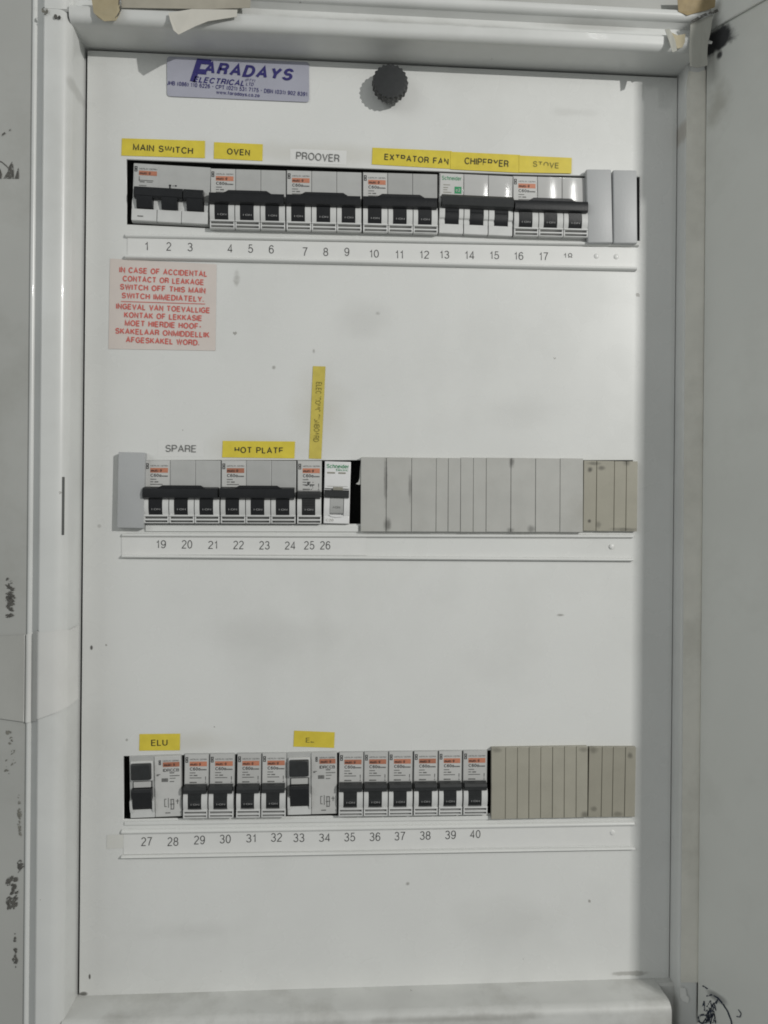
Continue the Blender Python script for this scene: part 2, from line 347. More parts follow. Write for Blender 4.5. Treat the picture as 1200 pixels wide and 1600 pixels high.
M['paperg'] = mat('torn_paper_grey', srgb(172, 172, 164), .6, .05, 80, bump=.5, bscale=170)
M['beige'] = mat('old_tape_beige', srgb(232, 230, 221), .45, .06, 60, bump=.5, bscale=170, wear=(.4, srgb(130, 125, 105)))
M['flap'] = mat('torn_tape_film', srgb(206, 203, 194), .35, .06, 80)
M['clear'] = mat('clear_tape', (.70, .70, .68, 1), .22, .03, 60, bump=.12, bscale=40)
M['clear_wall'] = mat('clear_tape_on_wall', (.40, .405, .385, 1), .25, .05, 30, bump=.12, bscale=40)

# ------------------------------------------------------------------ the setting: wall with the opening the box sits in
yF = -D                                      # flange front
yR = -DR
XL_in, XR_in = at(103, 800, D).x, .2127
XL_out, XR_out = at(61, 800, D).x, at(1098, 800, DR).x
ZT_in, ZB_in = at(600, 55.5, D).z, at(600, 1584, D).z
ZT_out = ZT_in + .0105
yW = -D + .009                               # wall surface
W_open = (XL_out - .006, XR_out + .0004, ZB_in - .03, ZT_out + .022)
bm = bmesh.new()
x0, x1, z0, z1 = W_open
for a in ((-1.6, x0, -1.4, 1.5, 0), (x1, 1.7, -1.4, 1.5, .012), (x0, x1, -1.4, z0, 0), (x0, x1, z1, 1.5, 0)):
    box(bm, a[0], a[1], yW + a[4], yW + .12, a[2], a[3], u=1)
wall = obj('wall', bm, M['wall'], smooth=0)
tag(wall, 'scuffed grey painted wall around the white enclosure', 'wall', kind='structure')

# ------------------------------------------------------------------ enclosure: box frame, inner sides, back plate, door
enc = empty('enclosure', (0, 0, 0))
tag(enc, 'white painted steel distribution board enclosure with its door open', 'enclosure')
def arc(cx, cy, r, a0, a1, n=7):
    return [(cx + r * math.cos(math.radians(a0 + (a1 - a0) * i / n)), cy + r * math.sin(math.radians(a0 + (a1 - a0) * i / n))) for i in range(n + 1)]
def sweep_z(bm, prof, z0, z1):
    A = [bm.verts.new((x, y, z0)) for x, y in prof]; B = [bm.verts.new((x, y, z1)) for x, y in prof]
    for i in range(len(prof) - 1): bm.faces.new((A[i], A[i + 1], B[i + 1], B[i]))
def sweep_x(bm, prof, xa, xb):
    A = [bm.verts.new((xa, y, z)) for y, z in prof]; B = [bm.verts.new((xb, y, z)) for y, z in prof]
    for i in range(len(prof) - 1): bm.faces.new((A[i], A[i + 1], B[i + 1], B[i]))
yb = .05                                     # box back
# left upright, seen in plan: inner side, rolled edge, flange, step back, bead on the wall
left_prof = [(XL_in, yb), (XL_in, yF + .008)] + arc(XL_in - .008, yF + .008, .008, 0, -90)[1:] + \
            [(XL_out + .0015, yF)] + arc(XL_out + .0015, yF + .002, .002, -90, -180, 4)[1:] + [(XL_out - .001, yW - .0015), (XL_out - .0068, yW - .0012)] + \
            arc(XL_out - .0085, yW - .0005, .0017, -45, -180, 5) + [(XL_out - .0105, yW + .004)]
bm = bmesh.new(); sweep_z(bm, left_prof, ZB_in - .03, ZT_in + .034)
ul = obj('upright', bm, M['frame'], enc)
# right upright, plainer
right_prof = [(XR_in, yb), (XR_in, yR + .003)] + arc(XR_in + .003, yR + .003, .003, 180, 270, 5)[1:] + \
             [(XR_out - .002, yR)] + arc(XR_out - .002, yR + .002, .002, -90, 0, 4)[1:] + [(XR_out, .04)]
bm = bmesh.new(); sweep_z(bm, right_prof, ZB_in - .03, ZT_out + .003)
obj('upright', bm, M['frame'], enc)
# head, in section: inner face, rolled flange, groove, outer bead
head_prof = [(yb, ZT_in), (yF + .005, ZT_in)] + [(a, b) for a, b in arc(yF + .005, ZT_in + .005, .005, -90, -180, 6)[1:]] + \
            [(yF - .0004, ZT_out - .002)] + [(yF + .001, ZT_out), (yF + .006, ZT_out + .0015), (yF + .007, ZT_out + .008), (yF + .003, ZT_out + .0105)] + \
            arc(yF + .003, ZT_out + .0145, .004, -110, -250, 8) + [(yF + .006, ZT_out + .02), (yW + .01, ZT_out + .024)]
bm = bmesh.new(); sweep_x(bm, head_prof, XL_in - .001, XR_in + .001)
obj('head', bm, M['frame'], enc)
sill_prof = [(yb, ZB_in), (yF + .006, ZB_in)] + arc(yF + .006, ZB_in - .006, .006, 90, 180, 8)[1:] + [(yF, ZB_in - .03)]
bm = bmesh.new(); sweep_x(bm, sill_prof, XL_in - .001, XR_in - .012); sweep_x(bm, [(yb, ZB_in), (-.006, ZB_in), (-.0075, ZB_in - .0015), (-.0075, ZB_in - .03)], XR_in - .0119, XR_in + .001)
sf = [bm.verts.new((XR_in - .012, y, z)) for y, z in sill_prof[1:]] + [bm.verts.new((XR_in - .012, -.004, ZB_in - .03))]
bm.faces.new(sf)
obj('sill', bm, M['sill'], enc)
# mitred head corners: short caps beyond the uprights
hc = [p for p in head_prof if p[1] >= ZT_out - .004]
for a, b in ((XL_out + .0005, XL_in - .001), (XR_in + .001, XR_out - .004)):
    bm = bmesh.new(); sweep_x(bm, [(yF + .0012, ZT_out - .0045), (yF - .0002, ZT_out - .0035)] + hc[2:], a, b)
    obj('head_cap', bm, M['frame'], enc)
bm = bmesh.new(); box(bm, XL_in, XR_in, .045, .05, ZB_in, ZT_in, u=1)
obj('back_plate', bm, M['black'], enc)
# latch slot in the left upright: a black bar stands for its dark opening
p0, p1 = at(103.5, 745, D), at(103.5, 836, D)
bm = bmesh.new(); box(bm, XL_in - .0031, XL_in - .0019, yF + .0013, yF + .006, p1.z, p0.z, .0002, u=1)
obj('latch_slot', bm, M['black'], enc)
for (px, py, r) in ((70, 17, 4.6), (87, 26, 2.6), (93, 27, 1.9)):
    p = at(px, py, D + .001); bm = bmesh.new()
    bmesh.ops.create_cone(bm, cap_ends=True, segments=14, radius1=r / 2330, radius2=r / 2330, depth=.0008,
                          matrix=Matrix.Translation(p) @ Matrix.Rotation(math.pi / 2, 4, 'X') @ Matrix.Scale(1.25, 4, (0, 1, 0)))
    obj('screw_hole', bm, M['scuff'] if r < 4 else M['scuff_soft'], enc)
# door, hinged on the right, swung about 120 degrees
HX = XR_out - .0014
p = at(1108, 56, DR); DZL = p.z; DZ1 = .425; DZ0 = ZB_in - .022
dir_ = Vector((.57, -1, 0)).normalized(); ang = math.atan2(dir_.y, dir_.x)
door_root = empty('door', (HX, yR - .0014, 0)); door_root.parent = enc
door_root.rotation_euler = (0, 0, ang)
def door_local(px, py):
    """where a photo pixel meets the door's inner face, in the door's own frame"""
    d = RC @ Vector(((px - 600) / F, 1.0, -(py - 800) / F)); n = Vector((dir_.y, -dir_.x, 0))
    o = Vector((HX, yR - .0014, 0)); t = (o - CAMP).dot(n) / d.dot(n); q = CAMP + d * t - o
    return (q.dot(dir_), q.z)
def dm(px, py, rx, rz, color, strength, sc_=150, edge=.6, rag=.8):
    u_, z_ = door_local(px, py); return ((u_, 0, z_), (rx / 2300, .05, rz / 2300), color, strength, sc_, edge, rag)
M['door'] = mat('door_paint', (.73, .74, .705, 1), .4, .05, 10, bump=.06, bscale=60, wear=(.2, srgb(118, 115, 98)), specks=.5,
    masks=[dm(1122, 62, 34, 24, srgb(26, 27, 34), .95, 110, .5, 1.5), dm(1124, 86, 7, 9, srgb(34, 34, 38), .9), dm(1122, 165, 30, 55, srgb(120, 114, 96), .4, 60, .95, 1.8),  # near-black patches: shade of the recess under the lip, painted into the colour
           dm(1120, 1558, 22, 10, srgb(70, 72, 76), .5, 80)])
bm = bmesh.new()
r_ = .010
prof = [(0, .012)] + [(0, .003)] + arc(.003, .003, .003, 180, 90 + 180, 4)[1:] + [(.03, 0.0), (.44, 0.0), (.445, .004), (.445, .02), (.40, .02)]
prof = [(0.0, .014), (0.0, .0012), (.0004, .0003), (.0012, 0.0), (.437, 0.0), (.44, .003), (.44, .018), (.43, .018), (.43, .003), (.006, .003), (.006, .014)]
A = [bm.verts.new((x, y, DZ0)) for x, y in prof]; B = [bm.verts.new((x, y, DZ1)) for x, y in prof]
for i in range(len(prof)): bm.faces.new((A[i], A[(i + 1) % len(prof)], B[(i + 1) % len(prof)], B[i]))
bm.faces.new(A); bm.faces.new(B[::-1])
obj('door_leaf', bm, M['door'], door_root)
bm = bmesh.new(); box(bm, .0002, .432, -.002, -.0001, DZL, DZ1 - .001, .001, u=1)
obj('door_lip', bm, M['door'], door_root)
# hinge knuckles between jamb and door
for zz in (.20, -.22):
    bm = bmesh.new()
    bmesh.ops.create_cone(bm, cap_ends=True, segments=16, radius1=.003, radius2=.003, depth=.05, matrix=Matrix.Translation((HX + .006, yR + .006, zz)))
    obj('hinge', bm, M['frame'], enc)
# pen scribble near the door's foot
def stroke(bm, pts, wd, to3):
    for i in range(len(pts) - 1):
        a, b = Vector(pts[i]), Vector(pts[i + 1]); d = b - a
        if d.length < 1e-6: continue
        n = Vector((-d.y, d.x)).normalized() * wd / 2
        q = [a + n, b + n * random.uniform(.7, 1.2), b - n, a - n * random.uniform(.7, 1.2)]
        bm.faces.new([bm.verts.new(to3(v)) for v in q])
def to_door(v):
    u_, z_ = door_local(v.x, v.y); return (u_, -.0003, z_)
bm = bmesh.new()
sc_pts = []
stroke(bm, [(1104, 1556), (1113, 1554), (1122, 1559), (1131, 1570), (1138, 1582), (1143, 1596), (1145, 1608)], 2.6, to_door)
stroke(bm, [(1098, 1540), (1106, 1545)], 2.0, to_door); stroke(bm, [(1154, 1577), (1158, 1583), (1157, 1589), (1151, 1588)], 1.8, to_door)
for i in range(16):
    a = random.uniform(1098, 1116); b = random.uniform(1568, 1600)
    stroke(bm, [(a, b), (a + random.uniform(2, 7), b - random.uniform(6, 14)), (a + random.uniform(3, 9), b + random.uniform(-2, 8))], random.uniform(1.2, 2.6), to_door)
stroke(bm, [(1099 + 8 * math.cos(t * .6), 1592 + 7 * math.sin(t * .6)) for t in range(12)], 3.0, to_door)
obj('pen_scribble', bm, M['pen'], door_root, smooth=0)

# ------------------------------------------------------------------ cover panel with its three windows
def line_y(p, q, x): return p[1] + (q[1] - p[1]) * (x - p[0]) / (q[0] - p[0])
WIN = [[(196.5, 247), (800, 271), (1000.5, 275.5), (1000.5, 377), (328, 357.5), (197, 351.5)],
       [(200, 717.6), (990, 718.2), (990, 820), (200, 819.4)],
       [(192, 1180.5), (990, 1168), (990, 1269), (192, 1281.5)]]
c = bpy.data.curves.new('cover_panel', 'CURVE'); c.dimensions = '2D'; c.fill_mode = 'BOTH'; c.extrude = .0006; c.bevel_depth = .0005; c.bevel_resolution = 2
def spl(pts):
    s = c.splines.new('POLY'); s.points.add(len(pts) - 1); s.use_cyclic_u = True
    for k, q in zip(s.points, pts): k.co = (q[0], q[1], 0, 1)
pw, ph = .2117, .3310
spl([(-pw, -ph), (pw, -ph), (pw, ph), (-pw, ph)])
for wn in WIN: spl([(at(*q).x, at(*q).z) for q in wn])
o = bpy.data.objects.new('tmp', c); COL.objects.link(o); dg = bpy.context.evaluated_depsgraph_get(); dg.update()
me = bpy.data.meshes.new_from_object(o.evaluated_get(dg)); bpy.data.objects.remove(o)
for v in me.vertices: v.co = Vector((v.co.x, .0011 - v.co.z, v.co.y))
me.materials.clear(); me.materials.append(M['panel'])
bm = bmesh.new(); bm.from_mesh(me); bmesh.ops.recalc_face_normals(bm, faces=bm.faces[:]); bm.to_mesh(me); bm.free()
panel = link('cover_panel', me)
tag(panel, 'large white painted cover panel with three slotted rows for breakers', 'panel')
def rail(parent, name, pL, pR, pxh, h, m=None):
    """half round rail between two photo points, pxh photo pixels tall"""
    a, b = at(*pL), at(*pR); hh = pxh / 2180 / 2; ln = (b - a).length
    prof = [(0, -hh)] + [(-h * math.sin(math.radians(t)) , -hh * math.cos(math.radians(t))) for t in (20, 45, 70, 90, 110, 135, 160)] + [(0, hh)]
    bm = bmesh.new(); prism(bm, [(y, z) for y, z in prof], 0, ln, u=1)
    o = obj(name, bm, m or M['panel'], parent, smooth=50)
    o.location = a + Vector((0, -.0002, 0)); o.rotation_euler = (0, -math.atan2(b.z - a.z, b.x - a.x), 0)
    return o
# narrow ledges under the second and third windows
def plate(name, quad, h0, th, m, parent=None, bev=.0004):
    """flat piece whose photo corners are TL, TR, BR, BL, th thick, standing h0 off the panel"""
    P = [at(*q, h0 + th) for q in quad]
    bm = bmesh.new(); A = [bm.verts.new(p_) for p_ in P]; B = [bm.verts.new((p_.x, -h0, p_.z)) for p_ in P]
    for i in range(4): bm.faces.new((A[i], A[(i + 1) % 4], B[(i + 1) % 4], B[i]))
    bm.faces.new(A); bm.faces.new(B[::-1])
    if bev:
        es = [e for e in bm.edges]
        bmesh.ops.bevel(bm, geom=es, offset=bev, segments=2, profile=.5, affect='EDGES', clamp_overlap=True)
    return obj(name, bm, m, parent)
plate('ledge', [(227, 820.5), (561, 820.8), (561, 831), (227, 830.5)], .0001, .0012, M['panel'], panel)
plate('ledge', [(194, 1284), (990, 1271), (990, 1277.5), (194, 1290)], .0001, .0010, M['panel'], panel)

# ------------------------------------------------------------------ number strips
def number_strip(label, up, lowr, uph, lowh, paper, nums, ch):
    a = at(*up[0]); root = empty('number_strip', a)
    tag(root, label, 'number strip', 'number strips under the breaker rows')
    for nm, pr, hh, dp in (('upper_rail', up, uph, .0022), ('lower_rail', lowr, lowh, .0032)):
        o = rail(None, nm, pr[0], pr[1], hh, dp); o.parent = root; o.location = o.location - root.location
    q = plate('paper_insert', paper, .0001, .0004, M['paper'], None, bev=0); q.parent = root; q.location = -root.location
    for s, px, py in nums:
        wd = ch * (.58 if len(s) == 1 else 1.24) * (.5 if s == '1' else 1) * (.86 if len(s) == 2 and '1' in s else 1) * (.8 if s == '11' else 1)
        p = at(px, py, .0007) - root.location
        sl = -math.atan2(at(*up[1]).z - a.z, at(*up[1]).x - a.x)
        if '|' in s:
            continue
        o = text_obj('number', s, wd / 2180, ch / 2180, M['ink_num'] if s != '18' else M['ink_mid'], root, p, sl, bold=-.004, clips=[(0, 1, -.1, .38)] if s == '18' else [])
        o['label'] = 'printed number ' + s
    return root
n1 = [(str(i + 1), x, y) for i, (x, y) in enumerate([(229, 384), (263.5, 385), (297, 386), (359, 387.5), (391.5, 388.5), (424, 389.5), (477, 393), (509, 393.5), (542, 393.5),
      (585, 396), (624, 397), (663.5, 397.5), (695, 397.5), (734, 398), (773, 398.5), (811, 399.5), (850, 400), (888, 401)])]
s1 = number_strip('white number strip printed 1 to 18 under the top row', [(197, 369), (997, 383)], [(197, 402.5), (993, 421)], 6.5, 7,
             [(199, 372), (985, 387), (985, 417), (199, 399)], n1, 13)
n2 = [(str(19 + i), x, y) for i, (x, y) in enumerate([(252, 850), (292, 850.5), (332, 851), (372.5, 851.5), (413, 852), (453, 852), (483, 852), (508, 852)])]
number_strip('white number strip printed 19 to 26 under the middle row', [(192, 836), (988, 838)], [(192, 869), (987, 874.5)], 5.5, 5.5,
             [(190, 839), (572, 840), (572, 867.5), (190, 866.5)], n2, 13)
n3 = [(str(27 + i), x, y) for i, (x, y) in enumerate([(229, 1315), (270, 1315), (311.5, 1312.5), (352, 1311), (392, 1309.5), (432, 1308.5), (467, 1309), (507, 1308.5), (546.5, 1308),
      (586, 1307.5), (625, 1306.5), (664.5, 1305.5), (704, 1304.5), (742.5, 1303)])]
number_strip('white number strip printed 27 to 40 under the bottom row', [(191, 1299), (990, 1286)], [(191, 1337.5), (990, 1324)], 7.5, 4.5,
             [(193, 1303), (985, 1290), (985, 1320), (193, 1335)], n3, 13.5)
for px, py, l in ((956, 854, 'small rivet head at the right end of the middle number strip'), (957, 1301, 'small rivet head at the right end of the bottom number strip'),
                  (932, 400, 'small dented rivet on the top number strip below the left grey blank'), (963, 401, 'small dented rivet on the top number strip near its right end')):
    bm = bmesh.new()
    bmesh.ops.create_uvsphere(bm, u_segments=14, v_segments=8, radius=.0019)
    for v in bm.verts: v.co.y *= .35
    o = obj('rivet', bm, M['paper']); o.location = at(px, py, .0006); tag(o, l, 'rivet', 'rivets on the number strips')

# ------------------------------------------------------------------ circuit breakers
PW, PH = 17.9, 45.0
def bar_print(bm, x0, x1, z0, z1, y=-.00012):
    bm.faces.new([bm.verts.new((a * MM, y, b * MM)) for a, b in ((x0, z0), (x1, z0), (x1, z1), (x0, z1))])
def lettering(parent, x, single, main=False):
    """printing on a first pole; x = the pole's left edge in mm"""
    y = -.00035
    bm = bmesh.new()
    for z0 in (38.6, 40.7):                                   # two stacked loops of the maker's mark
        for q in ((.9, 2.8, z0, z0 + .5), (.9, 2.8, z0 + 1.4, z0 + 1.9), (.9, 1.45, z0, z0 + 1.9), (2.25, 2.8, z0, z0 + 1.9)): bar_print(bm, x + q[0], x + q[1], q[2], q[3], y)
    obj('emblem', bm, M['ink'], parent, smooth=0)
    text_obj('lettering', 'MERLIN GERIN', 12.3 * MM, 1.25 * MM, M['ink_mid'], parent, ((x + 10.2) * MM, y, 40.9 * MM), bold=.01)
    bm = bmesh.new(); bar_print(bm, x + 3.9, x + 16.4, 36.0, 39.4, y)
    b = obj('orange_band', bm, M['orange'], parent, smooth=0)
    text_obj('lettering', 'multi 9', 7.6 * MM, 1.9 * MM, M['ink'], b, ((x + 8.2) * MM, y - .0002, 37.5 * MM), bold=.02)
    if main:
        bm = bmesh.new()
        for q in ((4, 4.5, 31.6, 35), (4, 14, 31.8, 32.4), (4.6, 8, 30.6, 31.3), (9.5, 13.5, 30.7, 31.2), (4.2, 9.4, 27.9, 28.4)): bar_print(bm, x + q[0], x + q[1], q[2], q[3], y)
        obj('fine_print', bm, M['ink_mid'], parent, smooth=0)
        return
    text_obj('lettering', 'C60a', 7.6 * MM, 2.3 * MM, M['ink'], parent, ((x + 7.9) * MM, y, 34.1 * MM), bold=.03, spacing=.9)
    bm = bmesh.new()
    for q in ((11.9, 16.3, 33.1, 34.0), (4, 8.2, 31.0, 31.6), (4, 6.2, 29.2, 29.8), (6.9, 9.6, 29.0, 29.9), (4, 12.6, 27.4, 28.0)): bar_print(bm, x + q[0], x + q[1], q[2], q[3], y)
    if single:
        for q in ((4, 9.2, 24.0, 24.9), (15.3, 15.9, 26.4, 28.6), (15.5, 15.7, 24.2, 26.4), (15.1, 16.1, 24.0, 24.5)): bar_print(bm, x + q[0], x + q[1], q[2], q[3], y)
    obj('fine_print', bm, M['ink_mid'], parent, smooth=0)

def ear_profile(h0=3.0, h1=4.4, z0=6.0, z1=18.6):
    return [(.2, z0), (-h0, z0), (-h0 - .9, z0 + 2), (-h1, z0 + 5), (-h1 + .1, z0 + 9), (-h0 - .2, z1), (.2, z1)]
def make_breaker(poles, gloss=False):
    root = empty('circuit_breaker')
    fm = M['gloss'] if gloss else M['body']
    bm = bmesh.new(); be = bmesh.new()
    for k in range(poles):
        x = k * PW
        box(bm, x + .12, x + PW - .12, 0, 30, 0, PH, .25)
        if gloss: dome(bm, x + .4, x + PW - .4, 18, 44.6, .34)
        for a, b in ((.25, 3.5), (13.3, 17.55)):
            prism(be, ear_profile(), x + a, x + b)
        box(be, x + .2, x + PW - .2, -4.3, .1, 4.9, 6.1, .3)
        box(be, x + .9, x + PW - .9, -3.9, .1, 2.1, 3.3, .3)
        box(be, x + .2, x + PW - .2, -3.6, .1, .05, .75, .25)
        for a, b in ((.2, 1.1), (PW - 1.1, PW - .2)): box(be, x + a, x + b, -3.8, .1, .6, 5.0, .25)
    obj('body', bm, fm, root)
    obj('nose', be, M['ear'], root)
    for k in range(poles):
        x = k * PW
        bm = bmesh.new()
        prism(bm, [(.1, 6.2), (-2.2, 6.2), (-3.2, 8), (-3.9, 11), (-4.1, 14), (-4.3, 18), (.1, 18)], x + 3.75, x + 13.1)
        if poles == 1: prism(bm, [(.1, 17.7), (-4.4, 17.7), (-5.6, 18.3), (-5.8, 20.8), (-5.2, 22.6), (-2.3, 23.2), (.1, 23.2)], .5, 16.8)
        if poles == 1:
            for zr in (7.4, 13.0, 14.6, 16.2): box(bm, x + 4.0, x + 12.9, -4.5, -2.5, zr, zr + .5, .12, 1)
        t = obj('toggle', bm, M['toggle_soft'] if poles == 1 else M['toggle'], root)
        text_obj('lettering', 'I·ON', 6.0 * MM, 1.5 * MM, M['ink_white'], t, ((x + 8.8) * MM, -.0040, 10.0 * MM), bold=.01)
    if poles > 1:
        bm = bmesh.new(); L_ = poles * PW
        prism(bm, [(.1, 17.3), (-5.2, 17.3), (-7.0, 18.2), (-7.4, 21.5), (-6.6, 24.6), (-4.0, 25.8), (.1, 25.8)], .1, L_ - 1.1)
        prism(bm, [(10.2, 24.9), (13.6, 26.9), (40.4, 26.9), (43.6, 24.9)], -6.2, -1.0, axis='y')
        bmesh.ops.bevel(bm, geom=[e for e in bm.edges if e.calc_face_angle(0) > .7], offset=.35 * MM, segments=2, affect='EDGES')
        obj('tie_bar', bm, M['toggle'], root)
    bm = bmesh.new(); box(bm, .5, 17.3, -.42 if gloss else -.25, .05, 23.6 if poles == 1 else 26, 44.4, .1, 1)
    lb = obj('rating_label', bm, M['face'], root)
    lettering(lb, 0, poles == 1)
    if gloss:
        for ch in lb.children: ch.location.y -= .00012
    return root

def fit(root, xL, xR, top, bot, nomW, h=.0012, nomH=PH):
    """stand a device on its photo position: top / bot are (left point, right point) lines of its row"""
    a = at(xL, line_y(bot[0], bot[1], xL), h); b = at(xR, line_y(bot[0], bot[1], xR), h); t = at(xL, line_y(top[0], top[1], xL), h)
    root.location = a; root.rotation_euler = (0, -math.atan2(b.z - a.z, b.x - a.x), 0)
    root.scale = ((b - a).length / (nomW * MM), 1, (t - a).length / (nomH * MM))
T1, B1 = ((329, 263), (914, 277.5)), ((329, 359), (914, 373.5))
T2, B2 = ((226, 718.6), (545, 719.6)), ((226, 817.5), (545, 818.5))
T3, B3 = ((287, 1177.6), (759, 1171.6)), ((287, 1276), (759, 1270))
G3 = 'three pole breakers'
tri = make_breaker(3)
fit(tri, 328.6, 446.6, T1, B1, 3 * PW)
tag(tri, 'three pole breaker with black tie bar below the yellow OVEN label', 'circuit breaker', G3)
for xL, xR, T, B, l in ((447.6, 565, T1, B1, 'three pole breaker with black tie bar below the white PROOVER label'),
                        (566.6, 683.4, T1, B1, 'three pole breaker below EXTRATOR FAN, over the numbers 10, 11 and 12'),
                        (226, 344.5, T2, B2, 'three pole breaker below SPARE, beside the single grey blank'),
                        (345.5, 462.6, T2, B2, 'three pole breaker with black tie bar below the yellow HOT PLATE label')):
    o = copy_tree(tri); fit(o, xL, xR, T, B, 3 * PW); o['label'] = l
st = make_breaker(3, gloss=True); fit(st, 801, 916.4, T1, B1, 3 * PW)
tag(st, 'glossy three pole breaker with faded orange band below the STOVE label', 'circuit breaker', G3)
one = make_breaker(1)
fit(one, 464.2, 502.6, T2, B2, PW)
tag(one, 'narrow single pole breaker with dark smudge below the vertical yellow label', 'circuit breaker', 'single pole breakers')
bm = bmesh.new()
for i in range(26):
    a, b = 9.2 + random.gauss(0, 1.6), 27.5 + random.gauss(0, 1.7)
    for r in (random.uniform(.15, .55),): bm.faces.new([bm.verts.new(((a + r * math.cos(t) * random.uniform(.6, 1.3)) * MM, -.0005 - i * 2e-6, (b + r * math.sin(t) * random.uniform(.6, 1.2)) * MM)) for t in (0, 1.1, 2.2, 3.3, 4.4, 5.4)])
sm = obj('smudge', bm, M['ink'], one, smooth=0)
for i, (xL, xR) in enumerate(((287, 325.6), (326.6, 366), (369.4, 407.4), (408.4, 447), (528.6, 567), (567.6, 605.6), (606.2, 644), (645.4, 683.2), (684.2, 721), (722.4, 760.4))):
    n_ = i + 29 if i < 4 else i + 31
    c_ = one.copy(); COL.objects.link(c_); c_.parent = None
    for ch in one.children:
        if ch.name.startswith('smudge'): continue
        copy_tree(ch, c_)
    fit(c_, xL, xR, T3, B3, PW)
    c_['label'] = 'narrow single pole breaker above the printed number %d' % n_

# main switch: three wide black levers, lower plates of its own
def make_main():
    root = empty('main_switch')
    bm = bmesh.new(); L_ = 53.5
    box(bm, 0, L_, 0, 30, 0, PH, .4); obj('body', bm, M['body'], root)
    bm = bmesh.new()
    box(bm, .4, 17.6, -3.2, .1, .4, 9.2, .3); box(bm, 18, 34.6, -2.7, .1, .4, 9.6, .3); box(bm, 35.0, 53.1, -3.1, .1, .4, 9.4, .3)
    obj('lower_plate', bm, M['ear'], root)
    bm = bmesh.new()
    for a, b in ((15.3, 21.0), (32.4, 38.4), (50.4, 53.0), (.4, 3.6)): prism(bm, [(.1, 9.5), (-2.0, 9.5), (-2.6, 12), (-2.2, 17), (.1, 19)], a, b)
    obj('nose', bm, M['ear'], root)
    for a, b, e0, e1 in ((4.0, 15.0, 2.2, 18.0), (21.2, 32.2, 18.0, 35.6), (38.6, 49.6, 36.2, 49.8)):
        bm = bmesh.new()
        prism(bm, [(.1, 9.8), (-4.0, 9.8), (-5.6, 14), (-6.2, 18), (.1, 18)], a, b)
        prism(bm, [(.1, 17.0), (-5.0, 17.0), (-6.2, 18.5), (-6.4, 22.5), (-5.4, 25.0), (-2.2, 25.6), (.1, 25.6)], e0, e1)
        bmesh.ops.bevel(bm, geom=[e for e in bm.edges if e.calc_face_angle(0) > .9], offset=.5 * MM, segments=2, affect='EDGES')
        obj('lever', bm, M['toggle'], root)
    bm = bmesh.new(); box(bm, .8, 17.4, -.2, .05, 26, 44.2, .1, 1); lb = obj('rating_label', bm, M['body'], root)
    lettering(lb, 0, False, main=True)
    bm = bmesh.new()
    for q in ((25.2, 26.2, 27.0, 29.6), (25.0, 26.4, 28.8, 30.0), (27.6, 28.2, 29.0, 29.5), (29.0, 30.4, 28.9, 29.8)): bar_print(bm, *q, y=-.0003)
    obj('fine_print', bm, M['ink'], root, smooth=0)
    bm = bmesh.new(); bar_print(bm, 4.6, 8.6, 3.2, 4.0, y=-.0034); obj('fine_print', bm, M['ink_mid'], root, smooth=0)
    return root
ms = make_main(); fit(ms, 206, 326.2, ((206, 254.5), (326, 261)), ((206, 347), (326, 353.5)), 53.5)
tag(ms, 'wide main switch with three thick black levers below the MAIN SWITCH label', 'switch')

# modern green-printed three pole breaker with one thick black handle
def make_modern():
    root = empty('circuit_breaker')
    bm = bmesh.new(); be = bmesh.new()
    for k in range(3):
        x = k * PW; box(bm, x + .1, x + PW - .1, 0, 30, 0, PH, .25); dome(bm, x + .4, x + PW - .4, 18, 44.6, .6)
        box(be, x + .3, x + PW - .3, -2.8, .1, .3, 7.2, .4)
        for a, b in ((.3, 4.2), (14.4, PW - .3)):
            prism(be, [(.1, 7.0), (-2.8, 7.0), (-2.3, 10.5), (-3.4, 11.6), (-3.9, 14), (-3.4, 19), (.1, 19)], x + a, x + b)
    obj('body', bm, M['gloss'], root); obj('nose', be, M['ear'], root)
    for k in range(3):
        x = k * PW; bm = bmesh.new()
        prism(bm, [(.1, 7.3), (-1.6, 7.3), (-2.6, 9), (-3.4, 12), (-3.0, 15.6), (-3.4, 16.1), (-4, 19), (.1, 19)], x + 4.4, x + 14.2)
        obj('toggle', bm, M['toggle'], root)
    bm = bmesh.new()
    prism(bm, [(.1, 18.2), (-4.5, 18.2), (-7.0, 19.6), (-7.8, 22.4), (-7.2, 25.4), (-5.0, 27.6), (-2.0, 28.2), (.1, 28.2)], 1.6, 3 * PW - .5)
    bmesh.ops.bevel(bm, geom=[e for e in bm.edges if e.calc_face_angle(0) > .9], offset=.9 * MM, segments=3, affect='EDGES')
    obj('tie_bar', bm, M['toggle_soft'], root)
    bm = bmesh.new(); box(bm, .7, 17.2, -.66, .05, 27, 44.4, .1, 1); lb = obj('rating_label', bm, M['face'], root)
    text_obj('lettering', 'Schneider', 14.2 * MM, 3.0 * MM, M['green'], lb, (9.0 * MM, -.0008, 41.2 * MM), bold=.01)
    bm = bmesh.new(); bar_print(bm, 11.2, 16.2, 30.2, 35.2, y=-.0008); sq = obj('green_square', bm, M['green'], lb, smooth=0)
    text_obj('lettering', 'e2', 3.2 * MM, 2.4 * MM, M['face'], sq, (13.7 * MM, -.00095, 32.7 * MM), bold=.01)
    bm = bmesh.new()
    for q in ((3, 8, 36.0, 36.5), (3, 6.5, 34.0, 34.5), (3, 6, 32.4, 32.9), (3, 9, 30.6, 31.1)): bar_print(bm, *q, y=-.0008)
    obj('fine_print', bm, M['ink_pale'], lb, smooth=0)
    return root
sm3 = make_modern(); fit(sm3, 684.6, 799.6, ((685, 270), (800, 275.2)), ((685, 366.8), (800, 371.6)), 3 * PW)
tag(sm3, 'three pole breaker with green print and thick rounded black handle below CHIPFRYER', 'circuit breaker')

